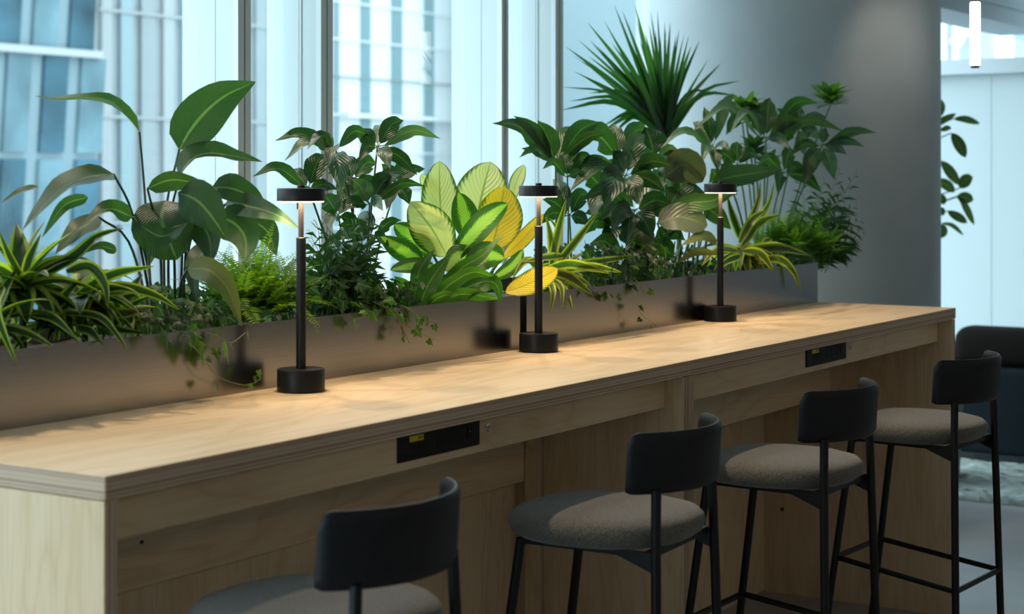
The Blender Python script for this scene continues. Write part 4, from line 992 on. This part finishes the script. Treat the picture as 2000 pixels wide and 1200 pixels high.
# --- yucca standing on the floor behind the planter
Yp = 1.21
yb3 = at(1298, 300, Yp)
yu = Plant('yucca', (yb3.x, Yp, 0), 'spiky yucca with a fan of sword leaves before the window')
MB().lathe([(.13, 0), (.16, .02), (.175, .38), (.165, .38), (.15, .34), (.0, .34)], 32).build('pot', POTM, yu.root, smooth=True)
tp = at(1298, 262, Yp)
yu.stem([Vector((yb3.x, Yp, .34)), Vector((yb3.x + .01, Yp, .9)), tp], .022, BARK, n=10, k=10, name='trunk')
q = random.Random(5)
tips = [(1160, 60), (1195, 84), (1244, 40), (1222, 70), (1330, 100), (1300, 60), (1275, 90), (1140, 150), (1150, 110), (1120, 110), (1340, 100), (1320, 70), (1240, 10), (1216, 22), (1200, 10), (1271, 22), (1284, 18), (1298, 44), (1309, 44), (1326, 58), (1336, 66), (1345, 70), (1148, 44), (1180, 40), (1130, 78), (1152, 78), (1106, 92), (1122, 140), (1098, 170), (1110, 198), (1150, 182), (1098, 215), (1366, 80), (1383, 116), (1408, 124), (1444, 158), (1438, 186), (1388, 178), (1190, 60), (1260, 66), (1225, 48), (1318, 80), (1166, 90), (1180, 110), (1250, 80), (1350, 90), (1175, 248), (1170, 262), (1190, 268), (1210, 100), (1280, 60), (1140, 120), (1290, 70), (1232, 84), (1268, 50), (1305, 90)]
for i, (tx, ty) in enumerate(tips):
    T = at(tx, ty, Yp + (q.uniform(-.22, .20) if tx < 1340 else q.uniform(-.30, -.12))); a = tp + UP * q.uniform(-.035, .02)
    md = a.lerp(T, .5) + UP * (.02 + .05 * (ty > 150))
    yu.leaf([a, keep(md), keep(T)], .0165 * q.uniform(.8, 1.2), L_YUC, prof='blade', roll=q.uniform(-50, 50), fold=.35, n=8, m=2)
# --- umbrella plant D at the far end
u = Plant('umbrella_plant', soil(1490, .76), 'spreading umbrella plant with drooping grey-green leaves by the column', group='umbrella plants')
whorl(u, (1496, 270, .74), [(1367, 254, .70, 13, 40), (1590, 205, .72, 15, 20), (1558, 236, .68, 14, 25), (1638, 258, .72, 13, 40), (1503, 196, .78, 18, 5), (1462, 218, .80, 15, 10), (1430, 262, .62, 12, 40), (1540, 290, .62, 12, 30)], L_UMBB, mat2=L_UMB, sag=.14, grow=1.08, broad=1.0)
whorl(u, (1606, 282, .72), [(1706, 261, .70, 12, 35), (1682, 286, .66, 11, 35), (1572, 360, .64, 18, 5), (1628, 346, .64, 15, 5), (1546, 304, .70, 12, 30), (1650, 300, .62, 12, 20), (1612, 250, .82, 11, 20)], L_UMBB, mat2=L_UMB, grow=1.08, broad=1.0)
whorl(u, (1392, 286, .74), [(1298, 290, .70, 12, 40), (1402, 334, .66, 13, 5), (1372, 318, .66, 12, 10), (1424, 300, .64, 12), (1376, 214, .80, 14, 20), (1432, 192, .80, 12, 15), (1340, 262, .8, 12), (1356, 242, .84, 16, 10)], L_UMBB, mat2=L_UMB, grow=1.08, broad=1.0)
whorl(u, (1530, 336, .70), [(1548, 300, .76, 14, 5), (1600, 374, .64, 14, 20), (1480, 330, .66, 14), (1520, 380, .62, 13), (1570, 340, .7, 12)], L_UMB, grow=1.08, broad=1.0)
whorl(u, (1450, 240, .84), [(1400, 210, .84, 15), (1480, 200, .86, 15), (1520, 230, .84, 14), (1420, 262, .8, 14)], L_UMB, grow=1.08, broad=1.0)
whorl(u, (1560, 250, .80), [(1520, 215, .82, 15), (1560, 205, .84, 14), (1610, 230, .82, 14), (1600, 270, .76, 14), (1530, 280, .76, 14), (1570, 300, .74, 14)], L_UMBB, mat2=L_UMB, grow=1.08, broad=1.0)
whorl(u, (1440, 320, .76), [(1400, 300, .8, 15), (1440, 280, .8, 15), (1480, 310, .78, 15), (1410, 360, .72, 15), (1470, 360, .72, 15)], L_UMB, grow=1.08, broad=1.0)
for h, m_, ft in (((1560, 250, .80), (1530, 380, .78), 1500), ((1440, 320, .76), (1455, 400, .76), 1465), ((1496, 270, .74), (1492, 380, .75), 1488), ((1606, 282, .72), (1555, 400, .74), 1510), ((1392, 286, .74), (1440, 400, .75), 1470), ((1530, 336, .70), (1510, 420, .72), 1500), ((1450, 240, .84), (1465, 380, .82), 1480)): u.stem([soil(ft, .75), at(*m_), at(*h)], .0042, STEMG, n=10)
# --- pittosporum with rosette heads
pi = Plant('pittosporum', soil(1560, .86), 'pittosporum with small round leaf rosettes on bare stems against column')
for hx, hy, hY, rad in ((1622, 190, .84, .098), (1456, 212, .88, .088), (1474, 292, .86, .080), (1500, 322, .84, .07)):
    H = at(hx, hy, hY); ft = soil(1540 if hx > 1550 else 1480, .86)
    pi.stem([ft, ft.lerp(H, .6) + Vector((.015, 0, .02)), H - UP * .03], .0045, STEMG, n=10)
    q = random.Random(int(hx))
    for i in range(44):
        P = arch(H - UP * .03 + Vector((0, 0, .040 * i / 44)), R(i * 137.5), R(q.uniform(-14, 8) + 46 * i / 44), rad * q.uniform(.75, 1.1), q.uniform(-.3, .4), 3)
        pi.leaf(P, .0135, L_PITT, prof='oval', fold=.15, n=5, m=2, nrm=Vector((0, 0, 1)))
# --- striped dracaena at the far end
y2 = Plant('dracaena', soil(1452, .58), 'green and yellow dracaena drooping over the rim right of the far lamp')
hub = at(1448, 496, .58); y2.stem([soil(1450, .58), hub], .007, STEMG)
rosette(y2, hub, 24, .17, .019, L_DRACY, 48, -25, droop=(1.0, 2.2), seed=13)
rosette(y2, at(1490, 490, .62), 18, .14, .016, L_DRACY, 50, -20, droop=(.8, 1.8), seed=19)
for pts, hw in (([(1450, 480, .57), (1485, 435, .55), (1526, 419, .54)], 9), ([(1445, 475, .57), (1470, 430, .56), (1498, 410, .56)], 9), ([(1455, 490, .55), (1510, 482, .52), (1562, 490, .50)], 10), ([(1460, 495, .54), (1520, 486, .51), (1586, 500, .49)], 10), ([(1450, 490, .54), (1485, 495, .49), (1512, 532, .47)], 9), ([(1470, 510, .53), (1520, 505, .49), (1550, 530, .47), (1565, 572, .46)], 9),
                ([(1448, 470, .60), (1430, 420, .62), (1420, 380, .64)], 8), ([(1455, 460, .62), (1480, 400, .64), (1486, 352, .66)], 8), ([(1460, 460, .62), (1500, 400, .64), (1512, 356, .65)], 7), ([(1440, 490, .54), (1400, 490, .52), (1370, 520, .50)], 9), ([(1445, 500, .53), (1420, 510, .50), (1400, 530, .485)], 8)):
    y2.L(pts, hw, L_DRACY if hw != 8 else L_DRAC, prof='strap', fold=.4, roll=rnd.uniform(-30, 30))
# --- fern and palm at the far end
f2 = Plant('boston_fern', soil(1555, .66), 'green fern with upright fronds near the far end of the planters')
fern(f2, at(1555, 505, .62), 50, .21, L_FERND, 15, llen=.032, el=(40, 88), droop=(.5, 1.3), pairs=28)
fern(f2, at(1600, 510, .58), 34, .19, L_FERND, 16, llen=.030, el=(40, 88), droop=(.5, 1.3), pairs=28)
fern(f2, at(1510, 505, .66), 24, .18, L_FERND, 17, llen=.030, el=(40, 88), droop=(.5, 1.3), pairs=28)
for pts in ([(1560, 500, .62), (1580, 430, .60), (1602, 372, .59)], [(1570, 500, .62), (1600, 440, .60), (1585, 390, .6)], [(1545, 500, .62), (1540, 440, .6), (1560, 380, .60)], [(1585, 505, .60), (1610, 450, .58), (1622, 400, .58)]):
    frond(f2, [at(*p) for p in pts], .026, L_FERND, 26)
pm2 = Plant('parlor_palm', soil(1590, .64), 'parlor palm with feathery fronds at the far planter end', group='parlor palms')
q = random.Random(33)
for tx, ty, Y in ((1674, 335, .62), (1686, 428, .60), (1678, 468, .58), (1640, 330, .72), (1610, 350, .76), (1560, 340, .8), (1650, 400, .64), (1620, 420, .58), (1540, 400, .74), (1665, 495, .60), (1600, 455, .55), (1640, 460, .56), (1580, 410, .6), (1580, 480, .54), (1690, 450, .6), (1660, 360, .66), (1672, 400, .62), (1640, 370, .7), (1655, 430, .6), (1630, 390, .62), (1668, 478, .58), (1648, 500, .56), (1600, 390, .66), (1610, 480, .56)):
    p0 = soil(1588 + q.uniform(-20, 15), .64); p1 = at(tx, ty, Y); md = p0.lerp(p1, .55) + UP * .03
    frond(pm2, [p0, md, p1], .088, L_PALM, 8, lw=.20, start=.30, up=.1, fwd=.75, sag=.2, face=(VIEW + Vector((q.uniform(-.5, .5), q.uniform(-.5, .5), q.uniform(0, .6)))).normalized())
iv4 = Plant('english_ivy', soil(1560, .56), 'low dark groundcover leaves along the rim at the planter end', group='trailing ivy')
ivy_bush(iv4, 1500, 1625, 480, 520, .51, .66, 120, .029, L_IVYD, 91)
iv5 = Plant('english_ivy', soil(560, .7), 'low dark ivy filling the soil behind the nearest lamp', group='trailing ivy')
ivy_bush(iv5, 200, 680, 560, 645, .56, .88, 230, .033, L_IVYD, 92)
iv6 = Plant('english_ivy', soil(1380, .7), 'low dark ivy filling the soil below the rounded leaves', group='trailing ivy')
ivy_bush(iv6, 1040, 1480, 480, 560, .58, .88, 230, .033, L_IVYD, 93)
# --- rubber plant on the floor behind the column
rb = CAM + FW * 8.5 + RT * (800 / F * 8.5)
rp = Plant('rubber_plant', (rb.x, rb.y, 0), 'rubber plant whose leaves show past the right edge of column')
MB().lathe([(.15, 0), (.18, .02), (.2, .4), (.185, .4), (.17, .36), (0, .36)], 32).build('pot', POTM, rp.root, smooth=True)
rz_ = lambda yy: 1.49 + (341 - yy) * 8.5 / F
rp.stem([Vector((rb.x, rb.y, .36)), Vector((rb.x, rb.y, 1.2)), Vector((rb.x + .02, rb.y, rz_(190)))], .012, BARK, n=10, k=8, name='trunk')
def rpt(xp, yp, dz=0): return CAM + (FW + RT * ((xp - 1000) / F) + UP * ((HOR - yp) / F)) * (8.5 + dz)
for pts, hw, roll in (([(1815, 235), (1835, 215), (1840, 195)], 9, 0), ([(1815, 250), (1840, 235), (1868, 222)], 8, 40), ([(1862, 232), (1885, 232), (1914, 242)], 7, 40), ([(1858, 260), (1872, 280), (1886, 308)], 10, 5), ([(1836, 255), (1850, 250), (1858, 252)], 5, 20),
                      ([(1838, 314), (1855, 335), (1874, 362)], 9, 10), ([(1830, 350), (1850, 362), (1864, 376)], 9, 20), ([(1874, 368), (1886, 352), (1900, 346)], 11, 10), ([(1868, 384), (1885, 386), (1901, 392)], 10, 15), ([(1872, 384), (1884, 400), (1903, 440)], 6, 20), ([(1850, 412), (1872, 424), (1889, 436)], 8, 30), ([(1830, 440), (1838, 450), (1834, 466)], 11, 0), ([(1838, 436), (1860, 440), (1882, 460)], 4, 30), ([(1826, 380), (1840, 390), (1844, 400)], 8, 10), ([(1826, 420), (1838, 412), (1842, 422)], 7, 0), ([(1800, 300), (1780, 290), (1760, 310)], 10, 0), ([(1790, 400), (1770, 390), (1750, 410)], 10, 0)):
    dz = rnd.uniform(-.06, .06); P = [rpt(a, b, dz) for a, b in pts]
    rp.leaf(P, hw * 8.5 / F * 1.15, L_RUB, prof='oval', roll=roll, fold=.15, n=8, m=2)
    rp.stem([Vector((rb.x + .01, rb.y, P[0].z - .06)), P[0]], .004, STEMD, n=4, k=5, name='leaf_stalk')
